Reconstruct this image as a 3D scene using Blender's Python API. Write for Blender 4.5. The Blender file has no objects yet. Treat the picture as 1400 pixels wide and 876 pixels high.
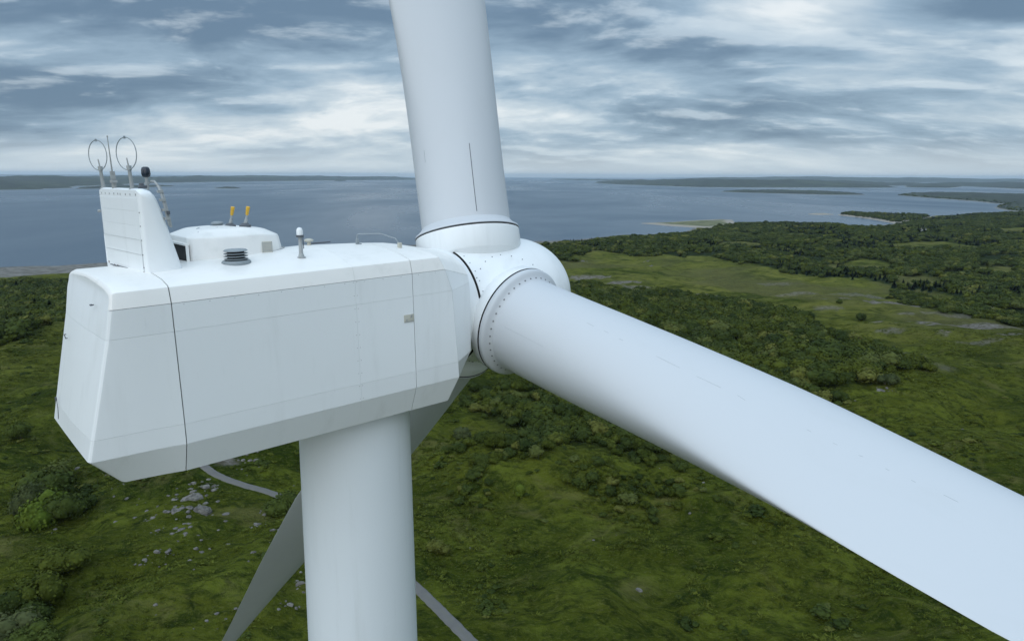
import bpy, bmesh, math, random
import numpy as np
from mathutils import Vector, Matrix, Euler
R = math.radians
random.seed(7); rng = np.random.default_rng(7)
scn = bpy.context.scene
COL = scn.collection
SEA_TO_CAM = 120.0                       # camera height above the sea, metres
HAZE_D = 2.5e-5
CL_OFF = (5.3, 8.2, 0)

# ------------------------------------------------------------------ camera
PITCH, ROLL, FPX = 11.315, 0.25, 986.8   # focal length in pixels of a 1400 px wide picture
cd = bpy.data.cameras.new('camera'); cam = bpy.data.objects.new('camera', cd); COL.objects.link(cam)
cd.sensor_width = 36.0; cd.lens = FPX / 1400 * 36.0; cd.clip_start = 0.5; cd.clip_end = 300000
cam.matrix_world = Matrix.Translation((0, 0, SEA_TO_CAM)) @ Matrix.Rotation(R(90 - PITCH), 4, 'X') @ Matrix.Rotation(R(ROLL), 4, 'Z')
scn.camera = cam

# ------------------------------------------------------------------ view
scn.view_settings.view_transform = 'Standard'; scn.view_settings.look = 'None'
scn.view_settings.gamma = 1.0; scn.view_settings.exposure = 0.10
scn.cycles.max_bounces = 6; scn.cycles.volume_bounces = 0; scn.cycles.diffuse_bounces = 3
scn.cycles.use_denoising = True

# ------------------------------------------------------------------ sun and sky
SUN_DIR = Vector((-0.34, -0.86, 0.27)).normalized()      # towards the sun, hidden behind the cloud
sun_el = math.asin(SUN_DIR.z); sun_az = math.atan2(SUN_DIR.x, SUN_DIR.y)
sl = bpy.data.lights.new('sun', 'SUN'); sl.energy = 2.1; sl.angle = R(110); sl.color = (0.96, 0.98, 1.0)
so = bpy.data.objects.new('sun', sl); COL.objects.link(so)
so.rotation_euler = SUN_DIR.to_track_quat('Z', 'Y').to_euler()

world = bpy.data.worlds.new('World'); scn.world = world; world.use_nodes = True
nt = world.node_tree; nt.nodes.clear()
class NT:
    def __init__(s, t): s.t = t
    def n(s, typ, **k):
        nd = s.t.nodes.new(typ)
        for a, v in k.items(): setattr(nd, a, v)
        return nd
    def link(s, a, b): s.t.links.new(a, b)
    def val(s, sock, v):
        if hasattr(v, 'is_output'): s.t.links.new(v, sock)
        else: sock.default_value = v
    def math(s, op, a, b=0.0, c=0.0, clamp=False):
        m = s.n('ShaderNodeMath', operation=op, use_clamp=clamp)
        s.val(m.inputs[0], a); s.val(m.inputs[1], b)
        if op in ('MULTIPLY_ADD',): s.val(m.inputs[2], c)
        return m.outputs[0]
    def mix(s, f, a, b):
        m = s.n('ShaderNodeMix', data_type='RGBA'); s.val(m.inputs[0], f); s.val(m.inputs[6], a); s.val(m.inputs[7], b)
        return m.outputs[2]
    def noise(s, vec, scale, detail=4, rough=0.5, dist=0.0, lac=2.0):
        m = s.n('ShaderNodeTexNoise'); m.inputs['Scale'].default_value = scale; m.inputs['Detail'].default_value = detail
        m.inputs['Roughness'].default_value = rough; m.inputs['Distortion'].default_value = dist
        m.inputs['Lacunarity'].default_value = lac
        if vec is not None: s.link(vec, m.inputs['Vector'])
        return m.outputs['Fac']
    def ramp(s, f, lo, hi, smooth=True):
        m = s.n('ShaderNodeMapRange', interpolation_type='SMOOTHSTEP' if smooth else 'LINEAR')
        s.val(m.inputs[0], f); s.val(m.inputs[1], lo); s.val(m.inputs[2], hi)
        return m.outputs[0]
    def mapv(s, vec, scale=(1, 1, 1), loc=(0, 0, 0), rot=(0, 0, 0)):
        m = s.n('ShaderNodeMapping'); s.link(vec, m.inputs[0])
        m.inputs['Scale'].default_value = scale; m.inputs['Location'].default_value = loc; m.inputs['Rotation'].default_value = rot
        return m.outputs[0]
def rgb(r, g, b): return (r, g, b, 1.0)

W = NT(nt)
tc = W.n('ShaderNodeTexCoord').outputs['Generated']
sep = W.n('ShaderNodeSeparateXYZ'); W.link(tc, sep.inputs[0])
dz = W.math('MAXIMUM', sep.outputs[2], 0.0)
den = W.math('ADD', dz, 0.20)
px = W.math('DIVIDE', sep.outputs[0], den); py = W.math('DIVIDE', sep.outputs[1], den)
cmb = W.n('ShaderNodeCombineXYZ'); W.link(px, cmb.inputs[0]); W.link(py, cmb.inputs[1])
plane = cmb.outputs[0]
warp = W.noise(W.mapv(plane, (0.45, 0.45, 1), (3.1, 1.7, 0)), 1.0, 3, 0.5)
wv = W.n('ShaderNodeVectorMath', operation='ADD'); W.link(plane, wv.inputs[0])
wc = W.n('ShaderNodeCombineXYZ'); W.link(W.math('MULTIPLY', warp, 1.1), wc.inputs[0]); W.link(W.math('MULTIPLY', warp, 0.5), wc.inputs[1])
W.link(wc.outputs[0], wv.inputs[1])
pw = wv.outputs[0]
def cloud_density(p):
    big = W.noise(W.mapv(p, (0.60, 0.85, 1), CL_OFF, (0, 0, R(8))), 1.0, 3, 0.5, 0.2)
    mid = W.noise(W.mapv(p, (1.05, 1.65, 1), (1.2, 4.4, 0), (0, 0, R(-6))), 1.0, 9, 0.56, 0.25)
    fine = W.noise(W.mapv(p, (4.2, 6.0, 1), (7.7, 2.1, 0)), 1.0, 6, 0.6, 0.3)
    return W.math('ADD', W.math('MULTIPLY', big, 0.46), W.math('ADD', W.math('MULTIPLY', mid, 0.40), W.math('MULTIPLY', fine, 0.12)))
# the large masses and breaks of the cloud deck: bearing (degrees), elevation (degrees), half sizes, amount
MASSES = [(-24.5, 11.2, 15, 3.3, .062), (-33, 5.6, 6, 2.0, .045), (-23.5, 6.7, 4.5, 1.3, .045), (-15, 11.6, 9, 2.2, .035), (9, 12.2, 10, 1.6, .055), (32.5, 10.2, 6, 1.6, .06), (17, 4.9, 13, 1.0, .055), (26, 2.9, 9, .8, .035),
          (-20.5, 8.3, 6, .8, -.06), (-13.5, 6.6, 4.5, 1.8, -.065), (-28, 4.0, 9, 1.1, -.055), (21.5, 11.3, 7, 1.0, -.095), (6, 8.0, 6, 1.0, -.05), (12, 1.7, 13, .6, -.06), (-35, 7.4, 3, 1.0, -.05), (29, 7.8, 6, 1.3, -.05), (-14, 3.8, 5, 1.6, -.04)]
azn = W.math('MULTIPLY', W.math('ARCTAN2', sep.outputs[0], sep.outputs[1]), 57.2958); eln = W.math('MULTIPLY', W.math('ARCSINE', dz), 57.2958)
azw = W.math('ADD', azn, W.math('MULTIPLY', W.math('SUBTRACT', warp, 0.5), 9.0)); elw = W.math('ADD', eln, W.math('MULTIPLY', W.math('SUBTRACT', W.noise(W.mapv(plane, (0.8, 0.8, 1)), 1.0, 5, 0.6), 0.5), 3.0))
massum = None
for (a0, e0, ra, re, am) in MASSES:
    q1 = W.math('DIVIDE', W.math('SUBTRACT', azw, a0), ra); q2 = W.math('DIVIDE', W.math('SUBTRACT', elw, e0), re)
    g_ = W.math('MULTIPLY', W.math('EXPONENT', W.math('MULTIPLY', W.math('ADD', W.math('MULTIPLY', q1, q1), W.math('MULTIPLY', q2, q2)), -1.0)), am * (0.75 if am < 0 else 1.15))
    massum = g_ if massum is None else W.math('ADD', massum, g_)
dens0 = cloud_density(pw); dens = W.math('ADD', W.math('ADD', dens0, massum), 0.030)
dens2 = cloud_density(W.mapv(pw, (1, 1, 1), (0.01, 0.10, 0)))      # the same cloud a little farther off: lights the near rims
cov = W.ramp(dens, 0.43, 0.535)         # 0 thin bright cloud ... 1 heavy dark base
heavy = W.ramp(dens, 0.50, 0.63)
c1 = W.mix(cov, rgb(5.8, 6.7, 7.4), rgb(3.2, 4.4, 5.6))
c2 = W.mix(heavy, c1, rgb(1.35, 2.15, 3.15))
rim = W.ramp(W.math('SUBTRACT', dens2, dens0), 0.004, 0.06)
c2 = W.mix(W.math('MULTIPLY', rim, 0.42), c2, rgb(6.6, 7.5, 8.2))
soft = W.mix(W.ramp(dens, 0.46, 0.40), c2, rgb(7.9, 8.4, 8.7))
# haze pulls the lowest few degrees to an even pale blue
low = W.ramp(dz, 0.0, 0.055)
low = W.math('MULTIPLY_ADD', low, 0.78, 0.22)
cl = W.mix(low, rgb(6.6, 7.5, 8.0), soft)
# overcast sky is brighter towards the zenith
zen = W.math('MULTIPLY_ADD', W.ramp(sep.outputs[2], 0.22, 1.0, False), 1.3, 1.0)
vm = W.n('ShaderNodeVectorMath', operation='SCALE'); W.link(cl, vm.inputs[0]); W.link(zen, vm.inputs[3])
sky = W.n('ShaderNodeTexSky', sky_type='NISHITA'); sky.sun_disc = False
sky.sun_elevation = sun_el; sky.sun_rotation = sun_az
fin = W.mix(0.93, sky.outputs[0], vm.outputs[0])
bg = W.n('ShaderNodeBackground'); bg.inputs[1].default_value = 0.10
W.link(fin, bg.inputs[0]); wo = W.n('ShaderNodeOutputWorld'); W.link(bg.outputs[0], wo.inputs[0])

# ------------------------------------------------------------------ helpers
def link(o, parent=None, label=None, cat=None, group=None, kind=None, mw=None):
    COL.objects.link(o)
    if parent is not None: o.parent = parent
    if mw is not None: o.matrix_world = mw
    if label: o['label'] = label
    if cat: o['category'] = cat
    if group: o['group'] = group
    if kind: o['kind'] = kind
    return o
def new_mesh(name, verts, faces, mat=None, smooth=None, mats=None, midx=None):
    me = bpy.data.meshes.new(name); me.from_pydata([tuple(map(float, v)) for v in verts], [], faces)
    for m in (mats or ([mat] if mat else [])): me.materials.append(m)
    if midx is not None: me.polygons.foreach_set('material_index', midx)
    bm = bmesh.new(); bm.from_mesh(me); bmesh.ops.recalc_face_normals(bm, faces=bm.faces); bm.to_mesh(me); bm.free()
    if smooth is not None:
        me.polygons.foreach_set('use_smooth', [True] * len(me.polygons))
        if smooth < 180: me.set_sharp_from_angle(angle=R(smooth))
    me.update(); return me
def obj(name, me, parent=None, **k): return link(bpy.data.objects.new(name, me), parent, **k)
class MB:                                   # collects shapes into one mesh
    def __init__(s): s.v = []; s.f = []; s.m = []
    def add(s, vs, fs, mi=0):
        n = len(s.v); s.v += [tuple(v) for v in vs]; s.f += [tuple(i + n for i in f) for f in fs]; s.m += [mi] * len(fs); return s
    def box(s, c, d, rot=None, mi=0, bev=0.0):
        M = (rot.to_matrix() if isinstance(rot, Euler) else rot) if rot else Matrix.Identity(3)
        x, y, z = d[0] / 2, d[1] / 2, d[2] / 2
        if bev <= 0:
            vs = [Vector(c) + M @ Vector((i * x, j * y, k * z)) for i in (-1, 1) for j in (-1, 1) for k in (-1, 1)]
            return s.add(vs, [(0, 1, 3, 2), (4, 6, 7, 5), (0, 4, 5, 1), (2, 3, 7, 6), (0, 2, 6, 4), (1, 5, 7, 3)], mi)
        bm = bmesh.new(); bmesh.ops.create_cube(bm, size=1)
        for v in bm.verts: v.co = Vector((v.co.x * d[0], v.co.y * d[1], v.co.z * d[2]))
        bmesh.ops.bevel(bm, geom=bm.edges[:], offset=bev, segments=3, affect='EDGES', profile=0.5)
        bm.verts.index_update()
        s.add([Vector(c) + M @ v.co for v in bm.verts], [tuple(v.index for v in f.verts) for f in bm.faces], mi); bm.free(); return s
    def tube(s, pts, r, n=12, cap=True, mi=0):
        pts = [Vector(p) for p in pts]; rs = r if isinstance(r, (list, tuple)) else [r] * len(pts)
        vs = []; prev = None
        for i, p in enumerate(pts):
            d = (pts[min(i + 1, len(pts) - 1)] - pts[max(i - 1, 0)]).normalized()
            if prev is None: u = d.orthogonal().normalized()
            else: u = (prev - d * prev.dot(d)).normalized()
            prev = u; w = d.cross(u)
            for k in range(n):
                a = 2 * math.pi * k / n; vs.append(p + (u * math.cos(a) + w * math.sin(a)) * rs[i])
        fs = [(i * n + k, i * n + (k + 1) % n, (i + 1) * n + (k + 1) % n, (i + 1) * n + k) for i in range(len(pts) - 1) for k in range(n)]
        if cap: fs += [tuple(range(n))[::-1], tuple((len(pts) - 1) * n + k for k in range(n))]
        return s.add(vs, fs, mi)
    def ring(s, c, nrm, rad, r, n=40, m=8, mi=0, sx=1.0):
        nrm = Vector(nrm).normalized(); u = nrm.orthogonal().normalized(); w = nrm.cross(u); vs = []
        for i in range(n):
            a = 2 * math.pi * i / n; d = u * math.cos(a) + w * math.sin(a)
            for k in range(m):
                b = 2 * math.pi * k / m; vs.append(Vector(c) + d * (rad + r * math.cos(b)) + nrm * r * math.sin(b))
        return s.add(vs, [(i * m + k, ((i + 1) % n) * m + k, ((i + 1) % n) * m + (k + 1) % m, i * m + (k + 1) % m) for i in range(n) for k in range(m)], mi)
    def lathe(s, c, axis, prof, n=48, mi=0, u=None):     # prof: list of (along, radius)
        axis = Vector(axis).normalized(); u = (u or axis.orthogonal()).normalized(); w = axis.cross(u); vs = []
        for (t, r) in prof:
            for k in range(n):
                a = 2 * math.pi * k / n; vs.append(Vector(c) + axis * t + (u * math.cos(a) + w * math.sin(a)) * r)
        fs = [(i * n + k, i * n + (k + 1) % n, (i + 1) * n + (k + 1) % n, (i + 1) * n + k) for i in range(len(prof) - 1) for k in range(n)]
        fs += [tuple(range(n))[::-1], tuple((len(prof) - 1) * n + k for k in range(n))]
        return s.add(vs, fs, mi)
    def mesh(s, name, mat=None, smooth=35, mats=None):
        return new_mesh(name, s.v, s.f, mat, smooth, mats, s.m if mats else None)

# ------------------------------------------------------------------ materials
def material(name):
    m = bpy.data.materials.new(name); m.use_nodes = True; t = m.node_tree; t.nodes.clear(); N = NT(t)
    b = N.n('ShaderNodeBsdfPrincipled'); o = N.n('ShaderNodeOutputMaterial'); N.link(b.outputs[0], o.inputs[0])
    return m, N, b
def bump(N, b, h, strength, dist):
    k = N.n('ShaderNodeBump'); k.inputs['Strength'].default_value = strength; k.inputs['Distance'].default_value = dist
    N.link(h, k.inputs['Height']); N.link(k.outputs[0], b.inputs['Normal'])
def paint(name, base, rough=0.38, dirt=(0.34, 0.36, 0.33), amount=0.25, streak=(1, 1, 0.12), vary=0.03, scale=1.0, coat=0.15):
    m, N, b = material(name)
    co = N.n('ShaderNodeTexCoord').outputs['Object']
    n1 = N.noise(N.mapv(co, tuple(2.2 * scale * k for k in streak)), 1.0, 8, 0.62)
    n2 = N.noise(N.mapv(co, tuple(13 * scale * k for k in streak)), 1.0, 5, 0.6)
    n3 = N.noise(co, 0.55 * scale, 3, 0.5)
    f = N.math('MULTIPLY', N.ramp(n1, 0.5, 0.78), amount)
    f = N.math('ADD', f, N.math('MULTIPLY', N.ramp(n2, 0.62, 0.8), amount * 0.5))
    f = N.math('ADD', f, N.math('MULTIPLY', N.math('SUBTRACT', n3, 0.5), 0.10), clamp=True)
    c = N.mix(f, rgb(*base), rgb(*dirt))
    if vary:
        oi = N.n('ShaderNodeObjectInfo').outputs['Random']
        hs = N.n('ShaderNodeHueSaturation'); N.link(c, hs.inputs['Color']); N.link(N.math('MULTIPLY_ADD', oi, vary, 1 - vary), hs.inputs['Value']); c = hs.outputs[0]
    N.link(c, b.inputs['Base Color'])
    N.link(N.math('MULTIPLY_ADD', n1, 0.25, rough - 0.1), b.inputs['Roughness'])
    b.inputs['Coat Weight'].default_value = coat; b.inputs['Coat Roughness'].default_value = 0.3
    bump(N, b, N.noise(co, 3.0, 3, 0.5), 0.10, 0.02)
    return m
M_WHITE = paint('gelcoat_white', (0.81, 0.835, 0.84), amount=.16, vary=0.03)
M_ROOF = paint('gelcoat_roof', (0.84, 0.83, 0.80), amount=0.2, streak=(1, 1, 1), vary=0.02)
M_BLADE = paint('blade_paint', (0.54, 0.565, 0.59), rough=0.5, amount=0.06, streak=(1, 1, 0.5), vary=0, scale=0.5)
M_TOWER = paint('tower_paint', (0.72, 0.765, 0.79), rough=0.42, amount=0.22, streak=(1, 1, 0.06), vary=0)
M_CORE = paint('joint_rubber', (0.10, 0.11, 0.11), 0.7, (0.05, 0.05, 0.05), 0.3, vary=0, coat=0)
M_GAP = paint('gap_black', (0.012, 0.012, 0.012), 0.8, (0.01, 0.01, 0.01), 0.1, vary=0, coat=0)
M_STEEL = paint('galvanised_steel', (0.36, 0.38, 0.38), 0.45, (0.16, 0.14, 0.11), 0.6, (1, 1, 1), vary=0.1, scale=4, coat=0)
M_DARK = paint('dark_grey_metal', (0.09, 0.10, 0.115), 0.5, (0.05, 0.045, 0.04), 0.5, (1, 1, 1), vary=0.05, scale=3, coat=0)
M_VENT = paint('vent_grey', (0.26, 0.30, 0.32), 0.5, (0.12, 0.12, 0.11), 0.4, (1, 1, 1), vary=0.1, scale=3, coat=0)
M_YEL = paint('yellow_plastic', (0.68, 0.40, 0.03), 0.45, (0.35, 0.22, 0.05), 0.4, (1, 1, 1), vary=0.05, scale=5)
M_NAVY = paint('dark_navy_glass', (0.012, 0.02, 0.035), 0.22, (0.03, 0.03, 0.03), 0.2, vary=0)
M_BEIGE = paint('beige_plate', (0.50, 0.49, 0.42), 0.5, (0.30, 0.26, 0.18), 0.5, (1, 1, 1), vary=0.05, scale=5, coat=0)
M_RUST = paint('rusty_mark', (0.20, 0.13, 0.08), 0.8, (0.10, 0.06, 0.04), 0.6, (1, 1, 1), vary=0.1, scale=8, coat=0)
M_BOLT = paint('bolt_steel', (0.17, 0.18, 0.19), 0.4, (0.08, 0.07, 0.06), 0.4, (1, 1, 1), vary=0.3, scale=9, coat=0)

# ------------------------------------------------------------------ frames of the turbine
O = Vector((-2.84720431, 16.17353192, -4.94970936 + SEA_TO_CAM))     # nacelle frame origin
A = Vector((0.75362049, 0.65697794, 0.02088391)); Bv = Vector((0.65712126, -0.75378489, 0)); Cv = Vector((-0.01574198, -0.01372326, 0.99978191))
NAC = Matrix(((A.x, -Bv.x, Cv.x, O.x), (A.y, -Bv.y, Cv.y, O.y), (A.z, -Bv.z, Cv.z, O.z), (0, 0, 0, 1)))   # local x along the axis, y away from the camera side
def L(s, b, h): return Vector((s, -b, h))               # nacelle coordinates -> local
HUB = O + A * 2.624 + Cv * 1.815

# ------------------------------------------------------------------ terrain
def ray(px_, py_):
    r = R(ROLL); u = px_ - 700; v = py_ - 438
    u, v = u * math.cos(r) + v * math.sin(r), -u * math.sin(r) + v * math.cos(r)
    th = R(PITCH); X = u / FPX; Z = -v / FPX
    return np.array([X, math.cos(th) + Z * math.sin(th), Z * math.cos(th) - math.sin(th)])
def at_z(px_, py_, z=0.0):
    d = ray(px_, py_); t = (z - SEA_TO_CAM) / d[2]; return (d[0] * t, d[1] * t)
def _hash(ix, iy, seed):
    h = (ix.astype(np.int64) * 374761393 + iy.astype(np.int64) * 668265263 + seed * 974634777) & 0xffffffff
    h = ((h ^ (h >> 13)) * 1274126177) & 0xffffffff
    return ((h ^ (h >> 16)) & 0xffff) / 65535.0 * 2 * np.pi
def perlin(x, y, seed=0):
    x = np.asarray(x, float); y = np.asarray(y, float)
    ix = np.floor(x); iy = np.floor(y); fx = x - ix; fy = y - iy
    def g(i, j):
        a = _hash(ix + i, iy + j, seed); return np.cos(a) * (fx - i) + np.sin(a) * (fy - j)
    u = fx ** 3 * (fx * (fx * 6 - 15) + 10); v = fy ** 3 * (fy * (fy * 6 - 15) + 10)
    return 1.5 * ((g(0, 0) * (1 - u) + g(1, 0) * u) * (1 - v) + (g(0, 1) * (1 - u) + g(1, 1) * u) * v)
def fbm(x, y, wl, octv=4, seed=0, gain=0.5):
    s = 0; a = 1; f = 1.0 / wl
    for i in range(octv): s = s + a * perlin(np.asarray(x) * f, np.asarray(y) * f, seed + i * 17); a *= gain; f *= 2.03
    return s
def sstep(x, a, b): t = np.clip((x - a) / (b - a), 0, 1); return t * t * (3 - 2 * t)
def inside(poly, x, y):
    P = np.array(poly); x = np.asarray(x, float); y = np.asarray(y, float); r = np.zeros(x.shape, bool); j = len(P) - 1
    for i in range(len(P)):
        xi, yi = P[i]; xj, yj = P[j]
        with np.errstate(divide='ignore', invalid='ignore'):
            c = ((yi > y) != (yj > y)) & (x < (xj - xi) * (y - yi) / (yj - yi + 1e-12) + xi)
        r ^= c; j = i
    return r
def sdist(poly, x, y):                       # positive inside
    P = np.array(poly, float); x = np.asarray(x, float); y = np.asarray(y, float); d = np.full(x.shape, 1e18)
    for i in range(len(P)):
        a = P[i]; b = P[(i + 1) % len(P)]; e = b - a; L2 = (e @ e) + 1e-9
        t = np.clip(((x - a[0]) * e[0] + (y - a[1]) * e[1]) / L2, 0, 1)
        d = np.minimum(d, (x - a[0] - t * e[0]) ** 2 + (y - a[1] - t * e[1]) ** 2)
    return np.sqrt(d) * np.where(inside(poly, x, y), 1, -1)
COAST_PX = [(-60, 366), (0, 365.5), (40, 364), (78, 363.6), (140, 359.5), (260, 352), (420, 342), (560, 335), (700, 331), (787, 328),
            (853, 321), (881, 321), (936, 317.5), (952, 311), (980, 306), (1011, 303.5), (1070, 304), (1112, 305), (1164, 308), (1197, 309.5),
            (1225, 305.5), (1250, 300), (1277, 295), (1306, 292), (1353, 290), (1386, 288.5), (1440, 288)]
COAST = [at_z(*p) for p in COAST_PX] + [(3600, 2300), (3600, -700), (-1500, -700)]
COAST = [(-1500, COAST[0][1] * 1.05)] + COAST
def mounds():                                # (pixel x, y, guessed ground z, radius along x, along y, height)
    return [(255, 690, 42, 23, 21, 8.0), (690, 735, 44, 17, 14, 6.0), (130, 640, 42, 30, 20, -3.5), (640, 610, 42, 22, 30, -2.5), (1000, 740, 42, 30, 24, 2.5),
            (1240, 560, 42, 45, 30, 4.0), (1180, 470, 40, 60, 30, 2.2), (860, 360, 30, 55, 30, 5.0), (60, 520, 40, 60, 35, 3.0), (800, 640, 42, 24, 18, 2.0), (20, 640, 42, 20, 20, 2.0),
            (1350, 700, 44, 30, 30, 3.0), (440, 640, 42, 26, 16, 2.5)]
MOUNDS = [(at_z(a, b, z) + (rx, ry, h)) for a, b, z, rx, ry, h in mounds()]
ROAD = None
def height(x, y):
    h = height0(x, y)
    if ROAD is not None:
        x = np.asarray(x, float); y = np.asarray(y, float)
        bb = (x > ROAD[:, 0].min() - 12) & (x < ROAD[:, 0].max() + 12) & (y > ROAD[:, 1].min() - 12) & (y < ROAD[:, 1].max() + 12)
        if bb.any():
            xb, yb = x[bb], y[bb]; best = np.full(xb.shape, 1e9); hr = np.zeros(xb.shape)
            for i in range(len(ROAD) - 1):
                a = ROAD[i]; e = ROAD[i + 1] - a; t = np.clip(((xb - a[0]) * e[0] + (yb - a[1]) * e[1]) / (e[0] ** 2 + e[1] ** 2), 0, 1)
                d = np.hypot(xb - a[0] - t * e[0], yb - a[1] - t * e[1]); k = d < best; best[k] = d[k]; hr[k] = (a[2] + t * e[2])[k]
            w = 1 - sstep(best, 2.6, 8.0); h = np.array(h); h[bb] = h[bb] * (1 - w) + (hr - 0.10) * w
    return h
def height0(x, y):
    x = np.asarray(x, float); y = np.asarray(y, float)
    d = sdist(COAST, x, y)
    r = np.hypot(x, y)
    dd = np.maximum(d, 0); 
    near = 46 * (1 - sstep(r, 170, 900)) * sstep(dd, 0, 260)
    base = 0.5 + 9.0 * sstep(dd, 40, 330) + 0.02 * np.minimum(dd, 70)
    h = np.where(d > 0, base + near, np.maximum(d * 0.06, -8))
    amp = sstep(dd, 60, 260)
    h = h + amp * (5.0 * fbm(x, y, 125, 3, 3) + 2.4 * fbm(x + 9 * perlin(x / 40, y / 40, 77), y, 38, 3, 9) * (1 - 0.5 * sstep(r, 500, 1200)))
    for (mx, my, rx, ry, mh) in MOUNDS:
        h = h + mh * np.exp(-(((x - mx) / rx) ** 2 + ((y - my) / ry) ** 2))
    h = h + amp * 1.1 * (1 - 0.55 * sstep(r, 700, 1500)) * fbm(x + 4 * perlin(x / 15, y / 15, 78), y, 19, 3, 15)
    near_f = amp * (1 - sstep(r, 260, 520))
    h = h + near_f * (0.75 * fbm(x, y, 9, 3, 21) + 0.40 * np.abs(fbm(x, y * 1.3, 4.5, 2, 31)))
    h = h + 0.25 * sstep(dd, 0, 20) * fbm(x, y, 14, 2, 5)
    return h
def ground_at(px_, py_):                     # walk down a sight line to the ground
    d = ray(px_, py_); d = d / np.linalg.norm(d)
    t = np.concatenate([np.arange(70, 600, 1.0), np.arange(600, 5000, 4.0)])
    X = d[0] * t; Y = d[1] * t; Z = SEA_TO_CAM + d[2] * t; H = height(X, Y); k = np.argmax(Z < H)
    if k == 0: return at_z(px_, py_)
    return (float(X[k]), float(Y[k]))
def hz(x, y): return float(height(np.array([x]), np.array([y]))[0])

ROAD_PX = [(262, 628), (277, 637), (292, 648), (310, 658), (335, 666.5), (362, 672), (384, 678), (410, 689), (450, 714), (500, 750), (545, 783), (575, 806), (600, 831), (625, 857), (648, 882), (690, 935), (730, 990)]
_rp = np.array([ground_at(*p) for p in ROAD_PX]); _rp[0] = _rp[1] + (_rp[1] - _rp[2]) * 1.5
def catmull(P, n=8):
    P = np.vstack([2 * P[0] - P[1], P, 2 * P[-1] - P[-2]]); o = []
    for i in range(1, len(P) - 2):
        for t in np.linspace(0, 1, n, endpoint=False):
            o.append(0.5 * ((2 * P[i]) + (-P[i - 1] + P[i + 1]) * t + (2 * P[i - 1] - 5 * P[i] + 4 * P[i + 1] - P[i + 2]) * t * t + (-P[i - 1] + 3 * P[i] - 3 * P[i + 1] + P[i + 2]) * t ** 3))
    return np.array(o + [P[-2]])
for _ in range(2): _rp[1:-1] = _rp[1:-1] * .5 + (_rp[:-2] + _rp[2:]) * .25
_rc = catmull(_rp, 6); _rh = height(_rc[:, 0], _rc[:, 1])
_rh = np.convolve(np.pad(_rh, 8, mode='edge'), np.ones(17) / 17, 'valid')
ROAD = np.column_stack([_rc, _rh])

def spaced(lo, hi, c, d0, g):
    out = [c]; x = c
    while x < hi: x += d0 + g * abs(x - c); out.append(x)
    x = c; neg = []
    while x > lo: x -= d0 + g * abs(x - c); neg.append(x)
    return np.array(neg[::-1] + out)
xs = spaced(-1450, 3550, 0, 0.85, 0.0075); ys = spaced(-500, 2350, 150, 0.85, 0.0065)
GX, GY = np.meshgrid(xs, ys); GH = height(GX, GY)
nx, ny = len(xs), len(ys)
V = np.stack([GX.ravel(), GY.ravel(), GH.ravel()], 1)
ii = (np.arange(ny - 1)[:, None] * nx + np.arange(nx - 1)[None, :]).ravel()
F = np.stack([ii, ii + 1, ii + nx + 1, ii + nx], 1)
keep = (GH.ravel()[F] > -6).any(1)
F = F[keep]
def grid_mesh(name, V, F, mat):
    used = np.unique(F); rem = np.full(len(V), -1); rem[used] = np.arange(len(used)); V = V[used]; F = rem[F]
    me = bpy.data.meshes.new(name); me.vertices.add(len(V)); me.vertices.foreach_set('co', V.astype(np.float32).ravel())
    me.loops.add(F.size); me.loops.foreach_set('vertex_index', F.astype(np.int32).ravel())
    me.polygons.add(len(F)); me.polygons.foreach_set('loop_start', (np.arange(len(F)) * 4).astype(np.int32))
    me.polygons.foreach_set('use_smooth', np.ones(len(F), bool)); me.materials.append(mat); me.update(); me.validate()
    return me, used
def px_poly(pts): return [ground_at(*p) for p in pts]
# land cover in world coordinates -------------------------------------------------
BARE = []                                    # bare mud and rock flats: centre, half length, half depth, strength
for a, b_, wpx, hpx, s in [(1318, 447, 42, 5, 1.0), (1200, 440, 17, 2.2, 0.9), (1245, 418, 16, 2.2, 0.8), (1180, 404, 22, 1.8, 0.5), (1385, 457, 16, 2, 0.8), (1320, 433, 50, 3, 0.45),
                           (1365, 443, 34, 3, 0.4), (1237, 429, 14, 1.5, 0.6), (955, 402, 16, 1.8, 0.9), (992, 407, 10, 1.6, 0.9), (886, 397, 16, 1.6, 0.9), (800, 381, 34, 4, 0.75), (845, 387, 26, 3, 0.8), (870, 392, 16, 2, 0.6),
                           (1160, 402, 26, 2, 0.4), (1350, 410, 18, 1.2, 0.8), (1010, 409, 8, 1.2, 0.6), (1290, 452, 12, 2, 0.6), (1190, 485, 20, 2, 0.35), (298, 628, 24, 5, 0.9), (1090, 402, 30, 2.5, .5), (1130, 420, 26, 2, .5), (1060, 388, 24, 2, .4), (1210, 452, 22, 1.8, .5), (1340, 470, 30, 2, .45), (1280, 500, 20, 2, .3)]:
    c = ground_at(a, b_); l = ground_at(a - wpx, b_); u = ground_at(a, b_ - hpx)
    BARE.append((c[0], c[1], abs(c[0] - l[0]) + 1, min(max(abs(u[1] - c[1]), 2.0), 0.7 * abs(c[0] - l[0]) + 1), s))
def bare_mask(x, y):
    m = np.zeros(np.shape(x)); wob = fbm(x, y, 16, 4, 41, 0.6) * 0.75
    for (cx, cy, rx, ry, s) in BARE:
        q = np.sqrt(((x - cx) / rx) ** 2 + ((y - cy) / ry) ** 2) + wob
        m = np.maximum(m, min(1, s * 1.2) * (1 - sstep(q, 0.75, 1.05)))
    return m
Z_BAND = px_poly([(765, 392), (830, 393), (880, 400), (940, 407), (1000, 416), (1060, 424), (1130, 450), (1190, 470), (1240, 490), (1247, 503), (1215, 515), (1150, 533), (1130, 548), (1080, 560), (960, 545), (860, 500), (740, 440), (690, 400)])
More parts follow.
